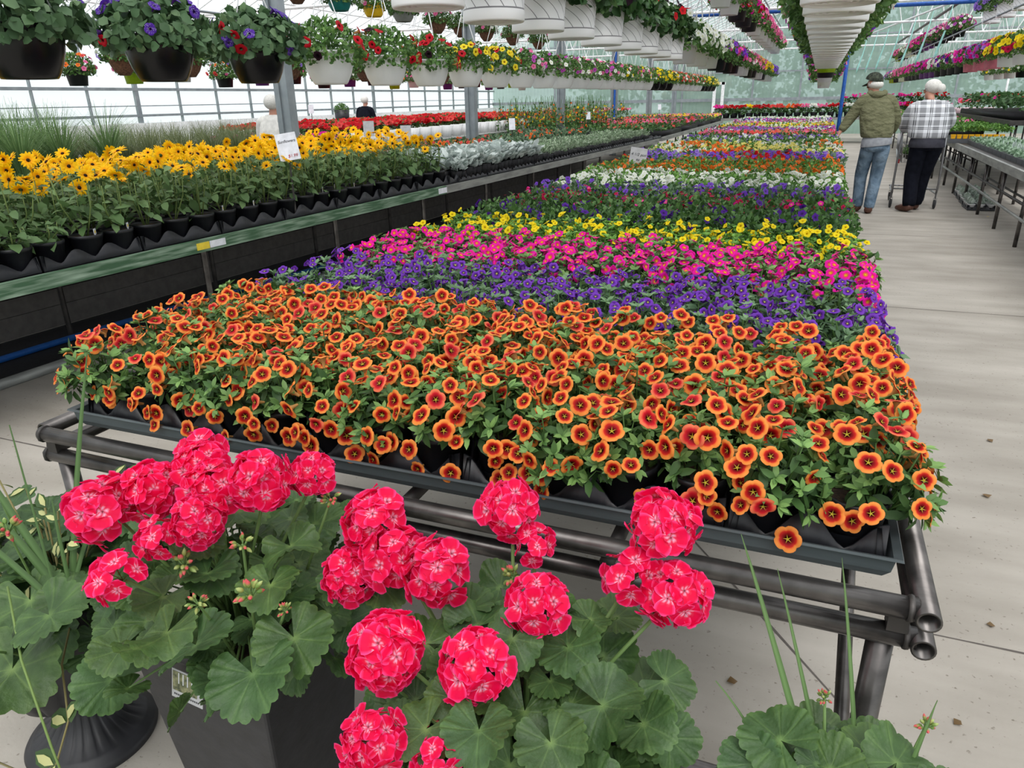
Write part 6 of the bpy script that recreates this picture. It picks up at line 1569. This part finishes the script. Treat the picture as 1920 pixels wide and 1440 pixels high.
stuff_band('bedding_plants', 'fine green seedlings growing behind the yellow cell pots', 1.92, 2.75, 13.4, 15.4, RT + .08, .13, GB, ['white'], 2200, 12, .05, .02, seed=201, box=False, up=1.2)
simple_bench(1.95, 2.8, 15.6, 26, .75, 'farther bench on the right beyond the yellow pots', 1.5)
stuff_band('bedding_plants', 'green bedding plants on the farther right bench', 1.98, 2.76, 15.7, 25.5, .75, .22, GB, ['white', 'pink'], 260, 30, .09, .04, seed=202)
simple_bench(2.72, 4.3, 13.7, 18.8, 1.06, 'taller dark shelf standing beyond the right bench', 1.2, 'steel_dark')
stuff_band('bedding_plants', 'leafy green plants on the taller dark shelf at the right', 2.76, 4.25, 13.8, 18.7, 1.06, .34, (G_DK, rgb(70, 105, 62), rgb(105, 140, 90)), ['magenta', 'red'], 420, 10, .09, .04, seed=203)
stuff_band('bedding_plants', 'pink and dark red flowers beyond the taller shelf at the right', 2.9, 4.2, 19.0, 20.6, .87, .42, GC, ['pink', 'redpink', 'coral'], 260, 60, .07, .045, seed=204)
# trays of silver rosettes on the floor
rs = []
for i in range(3):
    r_ = random.Random(600 + i); mb = MB()
    for k in range(34):
        a = r_.uniform(0, 6.28); q = r_.random(); d = Vector((math.cos(a) * q, math.sin(a) * q, 1.1 - q)); mb.addT(L2, lframe((0.01 * math.cos(a), .01 * math.sin(a), .07 + .02 * (1 - q)), d, Vector((math.cos(a), math.sin(a), 1)), .06 * r_.uniform(.6, 1.1)), mixc(rgb(160, 180, 160), rgb(235, 240, 236), r_.random()))
    rs.append(mb.mesh('silver_rosette', 'leaf'))
ft = tray_mesh(4, 3, .11, .11, .07, .02)
for k in range(4):
    p = (2.16 + .03 * k, 11.66 + .47 * k, 0.004); tag(obj('carrying_tray', ft, None, p, (0, 0, PI / 2 + .0)), 'black tray on the floor under the right bench, %s from the near end' % ordn(k + 1), 'tray', 'trays on the floor at the right')
    for a in range(4):
        for c_ in range(3):
            q = (p[0] - .11 + c_ * .11, p[1] - .165 + a * .11, .012); o = obj('potted_rosette', rs[(a + c_) % 3], None, q, (0, 0, rng.uniform(0, 6)), (1, 1, 1)); t = None
            tag(o, 'silver rosette plant in the %s floor tray under the right bench, %s row, %s across' % (ordn(k + 1), ordn(a + 1), ordn(c_ + 1)), 'foliage plant', 'silver rosettes in floor trays'); obj('pot', POT['white'], o, (0, 0, 0), (0, 0, 0), (.38, .38, .4))
pipe('red_hose', [(2.76, 11.2, .03), (2.78, 11.2, .38), (2.84, 11.25, .43), (3.05, 11.3, .43), (3.10, 11.35, .38), (3.12, 11.4, .03), (3.6, 10.6, .03), (3.9, 9.4, .03)], .022, 'hose_red', 'loop of red-brown hose under the right bench', 'hose')
# clear door frame and a rack at the rear right, stacked pale pots
mb = MB(); 
for x in (4.9, 5.7): mb.tube([(x, 26, 0), (x, 26, 2.4)], .03, 6)
mb.tube([(4.9, 26, 2.4), (5.7, 26, 2.4)], .03, 6); tag(obj('white_door_frame', mb.mesh('white_door_frame', 'white_frame')), 'white door frame standing far back on the right', 'frame')
mb = MB()
for i in range(5):
    for j in range(2): mb.lathe([(0, 0), (.06, 0), (.08, .13), (0, .13)], 10, cx=3.05 + .17 * i, cy=21, mtx=[[1, 0, 0, 0], [0, 1, 0, 0], [0, 0, 1, .86 + j * .14], [0, 0, 0, 1]])
tag(obj('stacked_pots', mb.mesh('stacked_pots', 'pale_pink')), 'pale pink pots stacked at the back behind the woman', 'pots', kind='stuff')
simple_bench(2.9, 4.4, 18.9, 21.4, .86, 'small table with pale pink pots behind the woman', 1.)

# rear bench of geraniums
simple_bench(-3.4, 3.8, 26.4, 27.6, .78, 'rear cross bench holding a line of black-potted geraniums', 1.0)
gm = []
for i in range(3):
    r_ = random.Random(700 + i); mb = MB(); mb.lathe([(0, 0), (.08, 0), (.11, .16), (0, .15)], 10, col=rgb(20, 20, 24))
    for k in range(60): d = usph(r_); d.z = abs(d.z); mb.addT(LD, lframe((d.x * .14, d.y * .14, .15 + d.z * .12), (d + usph(r_) * .6), d + Vector((0, 0, .6)), .09), mixc(G_DK, G_MD, r_.random()))
    gm.append(mb.mesh('foliage', 'leaf'))
def gblooms(fl, seed):
    r_ = random.Random(seed); mb = MB()
    for k in range(9):
        c_ = Vector((r_.uniform(-.13, .13), r_.uniform(-.13, .1), .30 + r_.uniform(0, .1)))
        for q in range(14): d = usph(r_); d.z = abs(d.z); mb.addT(D[fl], frame(c_ + d * .035, d, 0, .022))
    return mb.mesh('blooms', 'petal')
seq = ['hotmagenta', 'coral', 'red', 'red', 'yellow', 'red', 'red', 'coral', 'coral', 'orange', 'coral', 'pink', 'white', 'pink', 'red', 'red', 'white', 'white', 'hotmagenta', 'hotmagenta', 'hotmagenta', 'redpink', 'hotmagenta', 'red', 'red', 'coral', 'white', 'pink']
for i, f in enumerate(seq):
    hi = 18 <= i < 23
    for j in range(2):
        x = -3.15 + i * .25; o = obj('potted_geranium', gm[i % 3], None, (x, 26.75 + .4 * j, .78), (0, 0, i), (1, 1, 1.0))
        obj('blooms', gblooms(f, i * 3 + j), o); tag(o, '%s geranium on the rear cross bench, %s from the left, %s row' % ({'hotmagenta': 'bright pink', 'coral': 'coral red', 'redpink': 'crimson'}.get(f, f), ordn(i + 1), ('front', 'back')[j]), 'potted geranium', 'geraniums on the rear cross bench')
simple_bench(.6, 4.0, 28.2, 29, 1.05, 'raised rear bench holding pink geraniums, left of the man', 1.)
for i in range(12):
    x = .75 + i * .27; o = obj('potted_geranium', gm[i % 3], None, (x, 28.6, 1.05), (0, 0, i)); f = 'hotmagenta' if i < 8 else 'red'; obj('blooms', gblooms(f, 99 + i), o); tag(o, '%s geranium on the raised rear bench, %s from the left' % ('bright pink' if i < 8 else 'red', ordn(i + 1)), 'potted geranium', 'geraniums on the raised rear bench')
mb = MB(); mb.box((-4.05, 32.6, 1.25), (.12, .06, 1.5)); mb.box((-3.72, 32.6, 1.25), (.12, .06, 1.5)); mb.box((-3.88, 32.6, .62), (.5, .06, .2)); mb.box((-3.88, 32.6, 1.95), (.5, .06, .1)); o = obj('door_1', mb.mesh('door', 'white_frame', False)); o['kind'] = 'structure'; o['label'] = 'narrow white door frame in the rear wall'
# trees and scrub outside the rear wall
def tree(x, y, h, R, cols, label, seed):
    r_ = random.Random(seed); root = thing('tree', label, 'tree', (x, y, 0)); mb = MB(); mb.tube([(0, 0, 0), (.05, 0, h * .5), (0, 0, h * .8)], [.16, .12, .06], 7, col=rgb(80, 70, 60)); obj('trunk', mb.mesh('trunk', 'leaf'), root); mb = MB()
    for k in range(1300):
        d = usph(r_) * r_.uniform(.5, 1.05); p = Vector((d.x * R, d.y * R * .8, h * .55 + d.z * h * .5)); mb.addT(LD, lframe(p, usph(r_), usph(r_), .38), mixc(cols[0], cols[1], r_.random()))
    obj('crown', mb.mesh('crown', 'leaf'), root)
for i, (x, y, h, R, k) in enumerate([(-10, 40, 6, 2.5, 0), (-5.6, 38, 3.6, 1.5, 1), (-2.5, 43, 6.2, 2.6, 0), (2, 38.5, 4.8, 2.2, 0), (5.6, 44, 6.5, 2.8, 0), (9.4, 38.5, 5, 2.3, 0), (14, 43, 6.5, 2.8, 0)]):
    tree(x, y, h, R, ((rgb(85, 115, 75), rgb(140, 165, 120)), (rgb(120, 100, 80), rgb(170, 145, 115)))[k], '%s tree outside behind the rear wall, %s from the left' % (('green', 'brown')[k], ordn(i + 1)), 800 + i)
mb = MB(); mb.add([(-60, -20, -.03), (60, -20, -.03), (60, 80, -.03), (-60, 80, -.03)], [(0, 1, 2, 3)]); o = struct('floor_outside', mb.mesh('ground', mat('outdoor_grass', rgb(120, 140, 95), .95), False), 'grassy ground outside the greenhouse'); o.name = 'ground'; o['category'] = 'ground'

# ------------------------------------------------------------------ light, camera
w = bpy.data.worlds.new('World'); SC.world = w; w.use_nodes = True; nt = w.node_tree; nt.nodes.clear()
bg = nt.nodes.new('ShaderNodeBackground'); ow = nt.nodes.new('ShaderNodeOutputWorld'); nt.links.new(bg.outputs[0], ow.inputs[0])
tc = nt.nodes.new('ShaderNodeTexCoord'); sx = nt.nodes.new('ShaderNodeSeparateXYZ'); nt.links.new(tc.outputs['Generated'], sx.inputs[0])
cr = nt.nodes.new('ShaderNodeValToRGB'); cr.color_ramp.elements[0].position = .0; cr.color_ramp.elements[0].color = (.80, .86, .92, 1); cr.color_ramp.elements[1].position = .9; cr.color_ramp.elements[1].color = (1.0, 1.0, 1.0, 1)
nt.links.new(sx.outputs[2], cr.inputs[0]); nt.links.new(cr.outputs[0], bg.inputs[0]); bg.inputs[1].default_value = 1.15
sd = bpy.data.lights.new('sun', 'SUN'); sd.energy = 1.6; sd.angle = .6; sd.color = (1, .985, .96); so = bpy.data.objects.new('sun', sd); C.objects.link(so); so.rotation_euler = (math.radians(28), math.radians(14), 0)

F_, CH = 1360., 1.5
ro, pi_, ya = 0.0199973, math.radians(21.411509586), math.radians(22.019261407)
fw = Vector((-math.sin(ya) * math.cos(pi_), math.cos(ya) * math.cos(pi_), -math.sin(pi_))); r0_ = Vector((math.cos(ya), math.sin(ya), 0)); u0_ = r0_.cross(fw)
rt_ = r0_ * math.cos(ro) - u0_ * math.sin(ro); up_ = r0_ * math.sin(ro) + u0_ * math.cos(ro)
cam = bpy.data.cameras.new('camera'); co = bpy.data.objects.new('camera', cam); C.objects.link(co)
co.matrix_world = Matrix(((rt_.x, up_.x, -fw.x, 0), (rt_.y, up_.y, -fw.y, 0), (rt_.z, up_.z, -fw.z, CH), (0, 0, 0, 1)))
cam.sensor_fit = 'HORIZONTAL'; cam.sensor_width = 36; cam.lens = 36 * F_ / 1920; cam.clip_start = .05; cam.clip_end = 300
SC.camera = co
SC.view_settings.view_transform = 'Standard'; SC.view_settings.look = 'None'; SC.view_settings.exposure = .36; SC.view_settings.gamma = 1; SC.view_settings.use_curve_mapping = False
SC.cycles.max_bounces = 7; SC.cycles.transparent_max_bounces = 16; SC.cycles.transmission_bounces = 4; SC.cycles.diffuse_bounces = 3
